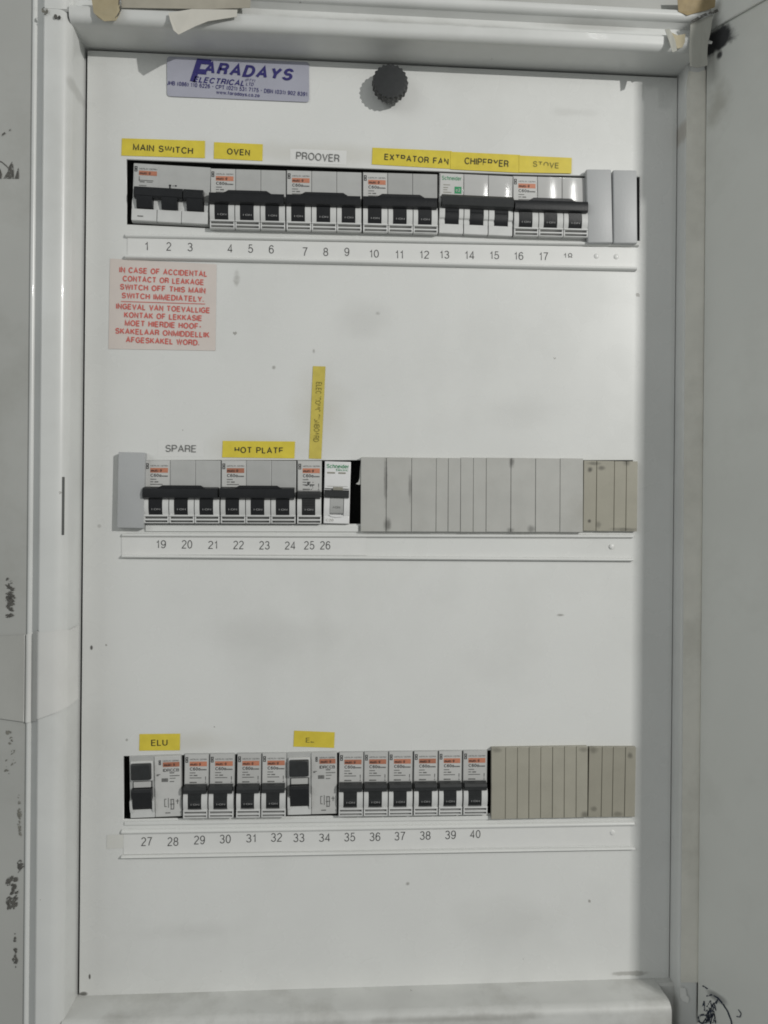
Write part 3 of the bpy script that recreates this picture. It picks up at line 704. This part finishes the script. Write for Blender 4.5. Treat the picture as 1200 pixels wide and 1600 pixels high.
def make_modern_single():
    root = empty('circuit_breaker'); bm = bmesh.new()
    box(bm, .1, PW - .1, 0, 30, 0, PH, .25)
    box(bm, .3, PW - .3, -1.6, .1, 25.4, 44.7, .3)
    obj('body', bm, M['bright'], root)
    bm = bmesh.new()
    box(bm, .4, PW - .4, -1.8, .1, .3, 6.0, .4)
    for a, b in ((.4, 4.2), (13.8, PW - .4)): prism(bm, [(.1, 5.8), (-1.8, 5.8), (-3.0, 9), (-3.8, 13), (-3.4, 19.4), (.1, 19.4)], a, b)
    prism(bm, [(3.8, 6.4), (5.5, 5.2), (8.9, 4.7), (12.2, 5.2), (13.8, 6.4)], -2.6, 0, axis='y')
    obj('nose', bm, M['bright'], root)
    bm = bmesh.new(); prism(bm, [(.1, 7.8), (-2.6, 7.8), (-3.6, 10), (-4.0, 14), (-3.4, 19), (.1, 19)], 4.4, 13.4)
    t = obj('toggle', bm, M['body'], root)
    text_obj('lettering', 'I·ON', 4.6 * MM, 1.7 * MM, M['ink_mid'], t, (9 * MM, -.0043, 12 * MM), bold=.01)
    bm = bmesh.new(); prism(bm, [(.1, 18.8), (-4.8, 18.8), (-6.0, 19.6), (-6.0, 22.5), (-5.0, 24.2), (.1, 24.4)], .5, 17.0)
    obj('toggle_bar', bm, M['toggle_soft'], root)
    bm = bmesh.new(); box(bm, 6.2, 12.8, -2.0, .1, 24.2, 26.6, .2); obj('release_tab', bm, M['ink_pale'], root)
    y = -.0019
    text_obj('lettering', 'Schneider', 15 * MM, 2.9 * MM, M['green'], root, (9.0 * MM, y, 41.5 * MM), bold=.01)
    text_obj('lettering', 'Electric', 8.0 * MM, 1.6 * MM, M['green'], root, (12.0 * MM, y, 38.9 * MM))
    bm = bmesh.new()
    for q in ((2, 7.2, 36.2, 37.2), (9.6, 14.4, 36.2, 37.2), (2, 16, 27.0, 27.15)): bar_print(bm, *q, y=y)
    obj('fine_print', bm, M['ink_pale'], root, smooth=0)
    text_obj('lettering', 'C20', 5 * MM, 1.8 * MM, M['ink_pale'], root, (4.4 * MM, y - .0001, 2.6 * MM))
    return root
o = make_modern_single(); fit(o, 504.8, 546, ((505, 720.5), (546, 721.5)), ((505, 818), (546, 819)), PW)
tag(o, 'bright white single pole breaker with green print beside the black gap', 'circuit breaker')

def make_rcd():
    root = empty('earth_leakage_switch'); bm = bmesh.new()
    box(bm, 0, 36, 0, 30, 0, PH, .4); obj('body', bm, M['body'], root)
    bm = bmesh.new(); box(bm, 17.6, 35.6, -.9, .1, .4, 44.4, .3); lb = obj('rating_label', bm, M['face'], root)
    bm = bmesh.new(); box(bm, 1.2, 16.6, -2.4, .1, 27.4, 41.6, .6); obj('button_bezel', bm, M['ear'], root)
    bm = bmesh.new(); box(bm, 1.8, 15.8, -4.6, -.1, 28.6, 40.4, .9); obj('test_button', bm, M['toggle_soft'], root)
    bm = bmesh.new(); box(bm, 3.0, 15.0, -1.5, .1, 22.4, 26.6, .3); obj('indicator_window', bm, M['face'], root)
    bm = bmesh.new(); box(bm, 2.4, 15.6, -.3, .05, 21.6, 27.2, .1, 1); obj('window_rim', bm, M['toggle_soft'], root)
    bm = bmesh.new()
    prism(bm, [(.1, 7.2), (-2.2, 7.2), (-3.4, 9.5), (-3.9, 14), (-4.7, 18), (-4.8, 20), (-4.0, 21.8), (.1, 22.2)], 2.6, 15.9)
    prism(bm, [(.1, 15), (-3.9, 15), (-4.6, 18), (-4.6, 20.4), (-3.9, 21.7), (.1, 22)], 1.9, 2.7)
    obj('toggle', bm, M['toggle'], root)
    bm = bmesh.new()
    prism(bm, [(.1, 4.6), (-1.8, 4.6), (-3.0, 8), (-3.2, 13), (.1, 15)], .5, 2.3); prism(bm, [(.1, 4.6), (-1.8, 4.6), (-3.0, 8), (-3.2, 13), (.1, 15)], 16.0, 17.3)
    box(bm, .5, 17.3, -1.2, .1, .4, 6.6, .4); obj('nose', bm, M['ear'], root)
    y = -.00115
    bm = bmesh.new()
    for z0 in (38.2, 40.0):
        for q in ((20.6, 22.0, z0, z0 + .45), (20.6, 22.0, z0 + 1.2, z0 + 1.6), (20.6, 21.0, z0, z0 + 1.6), (21.6, 22.0, z0, z0 + 1.6)): bar_print(bm, *q, y=y)
    obj('emblem', bm, M['ink'], lb, smooth=0)
    text_obj('lettering', 'MERLIN GERIN', 11.2 * MM, 1.1 * MM, M['ink_mid'], lb, (29 * MM, y, 41 * MM), bold=.01)
    bm = bmesh.new(); bar_print(bm, 23.4, 34.9, 36.6, 40.0, y); b = obj('orange_band', bm, M['orange'], lb, smooth=0)
    text_obj('lettering', 'multi 9', 7.4 * MM, 1.9 * MM, M['ink'], b, (28 * MM, y - .0002, 38.1 * MM), bold=.02)
    text_obj('lettering', 'IDRCCB', 11 * MM, 2.2 * MM, M['ink'], lb, (29 * MM, y, 34.2 * MM), bold=.01)
    bm = bmesh.new()
    for q in ((28, 31.2, 31.8, 32.6), (28, 34.8, 29.8, 30.4), (28, 32, 28, 28.5), (28, 31, 25.6, 26.2), (24.6, 28, 2.9, 3.6), (19, 20.3, 30.2, 31.4), (20, 21.5, 31, 31.5),
              (24, 24.4, 8, 13), (26.6, 27.0, 7, 14), (28.2, 30.6, 12.6, 13.2), (28.4, 28.9, 6, 13), (30.2, 30.7, 6, 13), (28, 31, 9.2, 9.8), (28.2, 30.6, 5.6, 6.2),
              (32, 34.2, 11.4, 11.9), (32.9, 33.4, 9.6, 13), (24, 25.6, 7.6, 8.1), (24, 25.4, 13, 13.5)): bar_print(bm, *q, y=y)
    bar_print(bm, 22.4, 26.8, 25.8, 28.4, y); obj('fine_print', bm, M['ink_mid'], lb, smooth=0)
    return root
r1 = make_rcd(); fit(r1, 203.6, 284.8, ((204, 1181.6), (285, 1178)), ((204, 1278.6), (285, 1275.2)), 36)
tag(r1, 'wide earth leakage switch with square black button below the ELU label', 'leakage switch', 'earth leakage switches')
r2 = copy_tree(r1); fit(r2, 448.6, 526.8, ((449, 1175.6), (527, 1173.6)), ((449, 1273.6), (527, 1271.4)), 36)
r2['label'] = 'wide earth leakage switch above the printed numbers 33 and 34'

# ------------------------------------------------------------------ blanking plates
def blank(label, quad, grooves, h, m, group, name='blanking_plate', gap=.38, bev=.5, smudge=()):
    """plastic blank over unused ways; grooves are photo x positions along its top edge"""
    a, b, t = at(*quad[3], h), at(*quad[2], h), at(*quad[0], h)
    root = empty(name, at(*quad[3], 0)); root.rotation_euler = (0, -math.atan2(b.z - a.z, b.x - a.x), 0)
    root.location = Vector((a.x, 0, a.z))
    W_ = (b - a).length / MM; H_ = (t - a).length / MM
    px0, px1 = quad[0][0], quad[1][0]
    gx = [0] + [(g - px0) / (px1 - px0) * W_ for g in grooves] + [W_]
    if len(gx) == 2:
        bm = bmesh.new(); box(bm, 0, W_, -h / MM, -.1, 0, H_, bev, 3)
        me_ = obj(name, bm, m); me_.location = root.location; me_.rotation_euler = root.rotation_euler
        bpy.data.objects.remove(root); return tag(me_, label, 'blanking plate', group)
    bm = bmesh.new()
    box(bm, .2, W_ - .2, -h / MM + .7, -.1, .2, H_ - .2)
    for i in range(len(gx) - 1):
        box(bm, gx[i] + (gap / 2 if i else 0), gx[i + 1] - (gap / 2 if i < len(gx) - 2 else 0), -h / MM + random.uniform(0, .18), -h / MM + 1.2, random.uniform(0, .12), H_ - random.uniform(0, .12), .3, 2)
    o = obj(name, bm, m); o.location = root.location; o.rotation_euler = root.rotation_euler
    bpy.data.objects.remove(root)
    return tag(o, label, 'blanking plate', group)
def bmask(m_name, base, rough, wear, quad, h, spots):
    a = at(*quad[3], h); a = Vector((a.x, 0, a.z)); ms_ = []
    for px, py, rx, rz, s in spots:
        p = at(px, py, h) - a; ms_.append(((p.x, p.y, p.z), (rx / 2180, .02, rz / 2180), srgb(46, 44, 38), s, 260, .8, .7))
    return mat(m_name, base, rough, .06, 60, bump=.05, bscale=500, wear=wear, masks=ms_)
GB = 'single grey blanks'
blank('grey single blank left of the end blank in the top row, over no number', [(919.5, 264), (959, 264.5), (958, 379.5), (918.5, 379.5)], [], .005, M['blank_cool'], GB, bev=1.1)
blank('grey single blank closing the right end of the top row', [(960, 265), (998.5, 265.5), (996.5, 380.5), (959, 380)], [], .005, M['blank_cool'], GB, bev=1.1)
blank('tall cool grey single blank at the left end of the middle row beside SPARE', [(183.5, 706), (226, 705.6), (224, 825.4), (182.5, 824.6)], [], .006, M['blank_cool'], GB, bev=.5)
q = [(563.5, 714), (719.3, 714.4), (719, 831), (563.5, 830.5)]
blank('light grey blanking plate with dirty seams next to the black gap', q, [603, 642.5, 681, 700], .004,
      bmask('blank_grey_stained', (.465, .465, .44, 1), .5, (.4, srgb(125, 120, 100)), q, .004, [(603, 750, 4, 50, .5), (605, 820, 8, 14, .6), (641, 760, 4, 30, .5)]), 'grooved blanking plates')
q = [(719.6, 714.6), (911, 717.4), (911, 831.6), (719.6, 831.2)]
blank('light grey blanking plate between the first grey plate and the small tan one', q, [739, 759, 797.5, 836, 874.5], .004,
      bmask('blank_grey_smudged', (.465, .465, .44, 1), .5, (.4, srgb(125, 120, 100)), q, .004, [(800, 722, 6, 14, .6), (830, 827, 9, 8, .5), (797, 829, 8, 6, .45)]), 'grooved blanking plates')
q = [(911.4, 719.4), (996.5, 720), (995.5, 830.4), (911.4, 829.6)]
blank('small tan blanking plate with dark corner spots in the middle row', q, [931.5, 959.5, 978.5], .0035,
      bmask('blank_tan_spotted', (.34, .325, .265, 1), .5, (.4, srgb(84, 80, 64)), q, .0035, [(922, 734, 6, 6, .8), (940, 731, 8, 5, .6), (921, 814, 4, 4, .8), (928, 724, 16, 4, .5), (979, 722, 8, 8, .5), (975, 827, 30, 4, .5), (935, 820, 6, 8, .4)]), 'grooved blanking plates')
q = [(768.4, 1168.4), (918, 1166.2), (918, 1277.4), (767.6, 1280.6)]
blank('long tan blanking plate of eight ways in the bottom row', q, [790, 808.4, 826.4, 844.6, 863, 881.4, 900], .004,
      bmask('blank_tan_long', (.375, .36, .30, 1), .5, (.4, srgb(96, 92, 74)), q, .004, [(776, 1172, 12, 6, .35), (914, 1274, 10, 8, .5), (912, 1172, 10, 6, .35)]), 'grooved blanking plates')
q = [(919, 1167.2), (993, 1167), (992, 1276.6), (919, 1277.2)]
blank('short tan blanking plate closing the right end of the bottom row', q, [939.4, 957, 976.4], .0035,
      bmask('blank_tan_short', (.325, .31, .255, 1), .5, (.4, srgb(80, 76, 60)), q, .0035, [(984, 1180, 6, 7, .5), (926, 1172, 10, 8, .4), (966, 1272, 12, 6, .4), (928, 1264, 8, 6, .4)]), 'grooved blanking plates')
# torn bit of plastic on the edge of the first plate
bm = bmesh.new()
sheet(bm, [at(x, y, .0030) for x, y in ((564.5, 716), (564.5, 756.6), (560.5, 757.4), (556, 756), (560, 753), (562.4, 746), (562.8, 730))], .0008)
tag(obj('torn_plastic', bm, M['blank'], smooth=0), 'torn sliver of grey plastic curling over the black gap', 'plastic scrap')

# ------------------------------------------------------------------ labels and stickers
def sticker(name, label, cat, quad, m, th=.00012, h0=.0002, group=None):
    a, b = at(*quad[3], 0), at(*quad[2], 0)
    root = plate(name, quad, h0, th, m, None, bev=0)
    tag(root, label, cat, group); return root
def put_text(parent, s, cx, cy, wpx, hpx, m, ang_px=None, h=.0006, **k):
    p = at(cx, cy, h)
    return text_obj('lettering', s, wpx / 2180, hpx / 2180, m, parent, p, ang_px or 0.0, **k)
A1 = math.radians(1.7)
GY = 'yellow circuit labels'
o = sticker('circuit_label', 'yellow label reading MAIN SWITCH above the main switch', 'label', [(190.5, 216), (320.4, 220), (320, 247), (189.5, 243)], M['yellow'], group=GY)
put_text(o, 'MAIN SWITCH', 254.8, 232.6, 90.5, 11.6, M['ink_yel'], A1, bold=.018, spacing=1.12, clips=[(.525, .655, -.1, .34), (.655, .71, .8, 1.1)])
o = sticker('circuit_label', 'yellow label reading OVEN', 'label', [(334.5, 222), (410.6, 225.4), (410, 251.4), (334, 247.8)], M['yellow'], group=GY)
put_text(o, 'OVEN', 372.6, 237.4, 35, 11, M['ink_yel'], A1, bold=.02, spacing=1.1)
o = sticker('circuit_label', 'long yellow label reading EXTRATOR FAN', 'label', [(582, 230.6), (706, 236), (706, 264), (581, 256.8)], M['yellow'], group=GY)
put_text(o, 'EXTRATOR FAN', 651, 248.6, 101, 11.4, M['ink_yel'], A1 * 1.3, bold=.02, spacing=1.14, clips=[(.175, .255, -.1, .5), (.255, .345, -.1, .42), (.90, .945, -.1, .45)])
o = sticker('circuit_label', 'yellow label reading CHIPFRYER between EXTRATOR FAN and STOVE', 'label', [(704, 237), (813, 242), (813, 270), (704, 264.4)], M['yellow'], h0=.00045, group=GY)
put_text(o, 'CHIPFRYER', 760.5, 253.4, 70, 10.6, M['ink_yel'], A1 * 1.2, bold=.012, spacing=1.1, clips=[(.425, .545, -.1, .36), (.545, .665, -.1, .40), (.665, .775, -.1, .46)], h=.0009)
o = sticker('circuit_label', 'faded yellow label reading STOVE above the glossy breaker', 'label', [(811, 243), (893.4, 246.6), (893, 271), (811, 269.4)], M['yellow'], h0=.0007, group=GY)
put_text(o, 'STOVE', 853, 257.6, 41, 9.6, M['ink_yel_pale'], A1 * 1.1, bold=.012, spacing=1.12, clips=[(.2, .42, -.1, .5), (.42, .63, -.1, .38)], h=.0011)
o = sticker('circuit_label', 'white label reading PROOVER', 'label', [(453.6, 232.4), (541.6, 235.6), (541, 257.4), (453, 254.6)], M['paper'], th=.00004, h0=.00004, group='white circuit labels')
put_text(o, 'PROOVER', 496.8, 245.4, 67, 12.4, M['ink_mid'], A1, bold=.004)
o = sticker('circuit_label', 'white label reading SPARE', 'label', [(247, 688), (318, 688.4), (318, 713.6), (247, 713.4)], M['paper'], th=.00004, h0=.00004, group='white circuit labels')
put_text(o, 'SPARE', 282.6, 700.4, 46, 11.6, M['ink_mid'], 0, bold=.004)
o = sticker('circuit_label', 'yellow label reading HOT PLATE', 'label', [(348, 688.8), (461, 689.8), (460, 716.2), (347, 714.6)], M['yellow'], group=GY)
put_text(o, 'HOT PLATE', 404.4, 703, 74, 10.4, M['ink_yel'], 0, bold=.02, spacing=1.12, clips=[(0, .10, -.1, .3), (0, .10, .88, 1.1), (.885, 1.05, -.1, .2)])
o = sticker('circuit_label', 'narrow faded yellow label standing upright with rubbed lettering', 'label', [(489, 572), (508.6, 572.6), (502, 717), (482.6, 716.4)], M['yellow_old'], group=GY)
put_text(o, 'ELECTRONIC SIGNBOARD', 496.2, 643.6, 93, 9.6, M['ink_yel_pale'], math.radians(92.4), bold=.0, spacing=1.0,
         clips=[(.19, .235, -.1, 1.1), (.25, .30, -.1, .6), (.38, .44, -.1, .5), (.47, .62, -.1, .72), (.62, .67, .5, 1.1), (.84, .9, -.1, .4)])
o = sticker('circuit_label', 'yellow label reading ELU', 'label', [(218, 1147), (281.4, 1146.4), (281, 1172.4), (217.4, 1173)], M['yellow'], group=GY)
put_text(o, 'ELU', 249, 1160.4, 24.6, 9.6, M['ink_yel'], -.02, bold=.01, spacing=1.1)
o = sticker('circuit_label', 'yellow label with lettering rubbed down to a single E', 'label', [(459.6, 1141.6), (523, 1144.2), (522, 1168.6), (458.4, 1166.6)], M['yellow'], group=GY)
put_text(o, 'EL', 484.4, 1156.4, 12.6, 7.6, M['ink_yel_pale'], 0.0, bold=.01, clips=[(.6, 1.1, .26, 1.1)])
o = sticker('warning_label', 'pinkish bilingual warning label with red capitals', 'warning label', [(172, 404), (338.4, 413), (336.6, 548), (169.4, 545)], M['warn'])
WL = [('IN CASE OF ACCIDENTAL', 255, 424.6, 132), ('CONTACT OR LEAKAGE', 255, 438.0, 122), ('SWITCH OFF THIS MAIN', 254.6, 451.0, 129), ('SWITCH IMMEDIATELY.', 254.6, 464.4, 124),
      ('INGEVAL VAN TOEVALLIGE', 254.6, 481.6, 141), ('KONTAK OF LEKKASIE', 254.6, 494.4, 117), ('MOET HIERDIE HOOF-', 254.6, 507.0, 115), ('SKAKELAAR ONMIDDELLIK', 254.0, 520.0, 142), ('AFGESKAKEL WORD.', 254.2, 533.0, 111)]
for s, cx, cy, wd in WL: put_text(o, s, cx, cy, wd, 11.0, M['red'], math.radians(1.2), bold=.045, spacing=.88)
bm = bmesh.new()
A_, B_ = at(189, 470.4, .0006), at(320.6, 474.4, .0006)
bm.faces.new([bm.verts.new(p) for p in (A_, B_, B_ + Vector((0, 0, -.0005)), A_ + Vector((0, 0, -.0005)))])
obj('divider_line', bm, M['red'], o, smooth=0)
# maker's plate: rounded film with italic navy lettering
P = [at(x, y, .0009) for x, y in ((261, 88), (483, 97), (483, 159.4), (261, 150))]
bm = bmesh.new(); ux = (P[1] - P[0]).normalized(); out = []
for i, (pc, sx, sz) in enumerate(((P[0], 1, -1), (P[1], -1, -1), (P[2], -1, 1), (P[3], 1, 1))):
    r = .0022; cc = pc + ux * sx * r + Vector((0, 0, sz * r))
    a0 = {0: 180, 1: 90, 2: 0, 3: -90}[i]
    for k in range(5):
        t = math.radians(a0 - 90 * k / 4); out.append(cc + ux * r * math.cos(t) + Vector((0, 0, r * math.sin(t))))
sheet(bm, out, .0006)
plq = obj('company_sticker', bm, M['plate'], smooth=0)
tag(plq, 'bluish company sticker with slanted navy lettering near the top edge', 'sticker')
a_ = math.radians(2.2)
put_text(plq, 'F', 313.5, 110.6, 31, 37, M['navy'], a_, h=.0012, shear=.25, bold=.05)
put_text(plq, 'ARADAYS', 388.6, 110.0, 138, 21, M['navy'], a_, h=.0012, shear=.25, bold=.055, spacing=1.12)
put_text(plq, 'ELECTRICAL', 341.6, 126.2, 77, 9.8, M['navy'], a_, h=.0012, shear=.25, bold=.035)
put_text(plq, '(PTY)', 391, 125.4, 15, 4.6, M['navy'], a_, h=.0012, shear=.2)
put_text(plq, 'LTD', 390.4, 131.4, 12, 5.0, M['navy'], a_, h=.0012, shear=.2, bold=.01)
put_text(plq, 'JHB (086) 110 6226 • CPT (021) 531 7175 • DBN (031) 902 8391', 371, 138.2, 214, 7.4, M['navy'], a_, h=.0012, bold=.018)
put_text(plq, 'www.faradays.co.za', 371.8, 147.0, 66, 6.4, M['navy'], a_, h=.0012, bold=.016)
o = sticker('clear_tape_end', 'short end of clear tape left of the bottom number strip', 'tape', [(167, 1305), (194, 1303.6), (194, 1325), (166.6, 1326.4)], M['taupe'])
o.data.materials[0] = mat('tape_end_film', srgb(215, 215, 210), .3, .03, 60)

# ------------------------------------------------------------------ knurled knob
kh = .012
p = at(610, 126.5, kh); knob = empty('knob', (p.x, 0, p.z))
tag(knob, 'black knurled thumb knob holding the top of the cover panel', 'knob')
bm = bmesh.new(); nseg = 132; R0 = .0123
rings = []
for (y, k) in ((-.0045, .90), (-.0052, .985), (-kh + .0012, 1.0), (-kh, .95), (-kh - .0002, .80)):
    rings.append([bm.verts.new(((R0 + .00055 * max(-.6, math.cos(22 * 2 * math.pi * i / nseg)) * (k > .94)) * k * math.cos(2 * math.pi * i / nseg), y,
                                (R0 + .00055 * max(-.6, math.cos(22 * 2 * math.pi * i / nseg)) * (k > .94)) * k * math.sin(2 * math.pi * i / nseg))) for i in range(nseg)])
for a, b in zip(rings, rings[1:]):
    for i in range(nseg): bm.faces.new((a[i], a[(i + 1) % nseg], b[(i + 1) % nseg], b[i]))
bm.faces.new(rings[0]); bm.faces.new(rings[-1][::-1])
obj('knob_head', bm, M['toggle_soft'], knob)
bm = bmesh.new(); bmesh.ops.create_cone(bm, cap_ends=True, segments=32, radius1=.006, radius2=.007, depth=.0046,
    matrix=Matrix.Translation((0, -.0024, 0)) @ Matrix.Rotation(math.pi / 2, 4, 'X'))
obj('stem', bm, M['toggle_soft'], knob)

# ------------------------------------------------------------------ torn paper, old tape and scuffs round the frame
def scrap(name, label, cat, pts, h, m, th=.0003, lift=0.0, group=None, wob=.0004):
    P = []
    for i, q in enumerate(pts):
        hh = h + (q[2] if len(q) > 2 else 0) + random.uniform(0, wob); P.append(at(q[0], q[1], hh))
    bm = bmesh.new(); sheet(bm, P, th)
    return tag(obj(name, bm, m, smooth=0), label, cat, group)
GT = 'scraps of old tape on the frame'
scrap('old_tape', 'taupe tape strip along the very top of the frame beside the cracked tan patch', 'tape',
      [(188, -14), (392, -10), (391, 12), (330, 14), (190, 12)], D + .0012, M['taupe'], group=GT)
scrap('torn_tape', 'pointed pale flap of torn tape hanging from the frame head above the company sticker', 'tape',
      [(263, 20), (300, 14), (371, 15), (370, 26, .0003), (325, 33, .001), (305, 41, .0015), (279, 54, .003), (271, 47, .003), (266, 32, .0015)], D + .0022, M['flap'], group=GT)
scrap('old_tape', 'cracked tan tape patch on the frame head at upper left', 'tape',
      [(142, -10), (186, -10), (187, 8), (188, 20), (181, 32, .001), (163, 33, .0015), (153, 27), (146, 19)], D + .0026, M['tan'], group=GT)
bm = bmesh.new()
stroke(bm, [(187, -8), (186, 5), (189, 15), (184, 24), (180, 28)], 2.0, lambda v: at(v.x, v.y, D + .0036))
tag(obj('crack', bm, M['scuff'], smooth=0), 'thin black crack down the tan tape patch', 'crack')
scrap('torn_paper', 'small white torn paper tongue hanging off the upper right frame corner', 'paper scrap',
      [(1039, 46), (1046, 44.6), (1050, 52), (1055, 62), (1058, 79, .004), (1051, 82, .004), (1046, 66, .002)], D + .0012, M['paperg'], group='torn paper scraps')
scrap('old_tape', 'brown stained tape tatter beside the white paper tongue', 'tape',
      [(1048, 50), (1058, 55), (1071, 53), (1070, 66), (1066, 74), (1058, 76), (1054, 62)], D + .0006, M['tan'], group=GT)
scrap('old_tape', 'brown stained tape patch above the top of the right jamb', 'tape',
      [(1058, -12), (1119, -12), (1117, 11), (1104, 16), (1088, 20), (1074, 24), (1060, 18)], D + .0012, M['brown'], group=GT)
bm = bmesh.new()
stroke(bm, [(1081, 34), (1092, 28), (1104, 22), (1113, 20), (1122, 16)], 5.0, lambda v: at(v.x, v.y, D + .0030))
tag(obj('crack', bm, M['scuff'], smooth=0), 'ragged black crack below the brown tape patch at upper right', 'crack')
scrap('torn_paper', 'large grey torn paper strip folded over the top of the right jamb', 'paper scrap',
      [(1079, 36), (1098, 29), (1114, 22), (1112, 40), (1110, 52), (1106, 70), (1105, 88, .0005), (1106, 102, .001), (1096, 104, .001), (1090, 106, .0012), (1078, 103, .0008), (1077, 70)], D + .0012, M['paperg'], group='torn paper scraps')
scrap('old_tape', 'long beige tape strip running down the right jamb', 'tape',
      [(1076, 111), (1090, 113), (1103, 109), (1103, 210), (1101, 400), (1098, 700), (1095, 1000), (1093, 1300), (1091, 1535), (1064, 1535), (1066, 1300), (1068, 1000), (1069, 700), (1072, 400), (1073, 210), (1075, 160), (1073, 130)], DR + .0004, M['beige'], group=GT, wob=.0001)
scrap('paint_chip', 'white paint chip hanging near the foot of the right jamb', 'paint chip', [(1063, 1543), (1071, 1544), (1073, 1555), (1077, 1560), (1075, 1567), (1066, 1564), (1063, 1558)], DR + .0012, mat('chip_white', (.8, .8, .78, 1), .5))
# clear tape wrapped round the left upright, following its section
bm = bmesh.new(); cols = []
lp = left_prof[1:]
off = []
for i, (x, y) in enumerate(lp):
    a = Vector(lp[max(i - 1, 0)]); b = Vector(lp[min(i + 1, len(lp) - 1)]); t = (b - a).normalized(); n = Vector((-t.y, t.x))
    if n.y > 0 and abs(n.y) > .5: n = -n
    if i == 0: n = Vector((1, 0))
    off.append((x + n.x * .0005, y + n.y * .0005))
off[0] = (off[0][0], -.004)
off = off + [(off[-1][0] - .001, yW - .0005), (off[-1][0] - .05, yW - .0006)]
zt, zb = at(60, 986, D).z, at(60, 1124, D).z
acc = 0; prev = None
for i, (x, y) in enumerate(off):
    if prev: acc += (Vector((x, y)) - Vector(prev)).length
    prev = (x, y)
    top = zt - .006 * min(1, max(0, (acc - .045) / .03)) + .0008 * math.sin(acc * 300); bot = zb + .004 * math.sin(acc * 60 + 1) + .004 * min(1, max(0, (.05 - acc) / .03))
    row = []
    for k in range(13):
        f = k / 12; dz = (.0007 * math.exp(-((f - .02) / .05) ** 2) + .0012 * math.exp(-((f - .97) / .05) ** 2)) * (.5 + .5 * math.sin(acc * 110))
        nx = .0 if abs(y - yF) < .004 or y > yW - .004 and x < XL_out - .006 else (1 if x > XL_in - .009 else -.3)
        row.append(bm.verts.new((x + dz * nx, y - dz * (1 - abs(nx) * .8), top + (bot - top) * f)))
    cols.append(row)
for i, (a, b) in enumerate(zip(cols, cols[1:])):
    for k in range(12): bm.faces.new((a[k], a[k + 1], b[k + 1], b[k])).material_index = int(i >= len(cols) - 2)
tag(obj('tape_wrap', bm, [M['clear'], M['clear_wall']], smooth=80), 'wide wrinkled glossy tape wrapped across the left upright', 'tape')
# black scuffs on the wall
def scuffs(label, spots, m, group='black scuffs on the wall'):
    """each spot: photo centre, half sizes, number of dabs"""
    bm = bmesh.new(); k = 0
    for (cx, cy, rx, ry, n, ln, tilt) in spots:
        for i in range(n):
            x = cx + random.uniform(-1, 1) * rx; y = cy + random.uniform(-1, 1) * ry; a = tilt + random.uniform(-.35, .35); l = ln * random.uniform(.4, 1.2); wd = random.uniform(.35, .7) * min(l, 6)
            pts = []
            for j in range(9):
                t = 2 * math.pi * j / 9; u_, v_ = l * math.cos(t) * random.uniform(.6, 1.1), wd * math.sin(t) * random.uniform(.5, 1.2)
                pts.append(at(x + u_ * math.cos(a) - v_ * math.sin(a), y + u_ * math.sin(a) + v_ * math.cos(a), -yW + .0004 + k * 3e-6))
            k += 1; bm.faces.new([bm.verts.new(p_) for p_ in pts])
    return tag(obj('scuff_mark', bm, m, smooth=0), label, 'scuff mark', group)
bm = bmesh.new()
for pts in ([(0, 279), (-6, 262), (-10, 279)], [(5, 279), (12, 268), (14, 260), (19, 252), (21, 262), (22, 279)], [(23, 279), (27, 266), (29, 261), (29.5, 279)], [(-4, 279), (0, 263), (3, 272), (2, 279)]):
    bm.faces.new([bm.verts.new(at(x, y, -yW + .0004)) for x, y in pts])
stroke(bm, [(-6, 250), (3, 253), (10, 259), (14, 264)], 1.3, lambda v: at(v.x, v.y, -yW + .00045))
stroke(bm, [(2, 212), (8, 207)], 2.2, lambda v: at(v.x, v.y, -yW + .00045)); stroke(bm, [(14, 204), (18, 201)], 2.2, lambda v: at(v.x, v.y, -yW + .00045))
tag(obj('scuff_mark', bm, M['scuff'], smooth=0), 'dark spiky mark on the wall at the left edge of the photo near MAIN SWITCH', 'scuff mark', 'black scuffs on the wall')
scuffs('single black scuff of short sideways dabs on the wall, above the wrinkled tape', [(16, 925, 5, 12, 20, 5, .1), (15, 948, 5, 16, 26, 5, .1), (14, 908, 4, 4, 4, 4, -.6)], M['scuff'])
scuffs('faint dotted scuff on the wall just below the wrinkled tape', [(15, 1152, 4, 10, 10, 4, .5), (16, 1185, 8, 24, 12, 3, -.8)], M['scuff_soft'])
scuffs('thin upright black scuff along the bead beside the bottom breaker row', [(30, 1262, 1, 18, 10, 5, 1.57), (30.5, 1294, 1, 10, 8, 5, 1.57)], M['scuff_soft'])
scuffs('large black slanting scuff on the wall, lowest broad one', [(31, 1352, 3, 8, 6, 6, -.8), (20, 1395, 9, 24, 18, 7, -1.1), (20, 1410, 7, 9, 14, 6, -1.0)], M['scuff'])
scuffs('thin dashed scuff near the foot of the wall', [(24, 1490, 2, 22, 9, 5, 1.5), (22, 1462, 2, 4, 3, 2.5, 1.2)], M['scuff'])
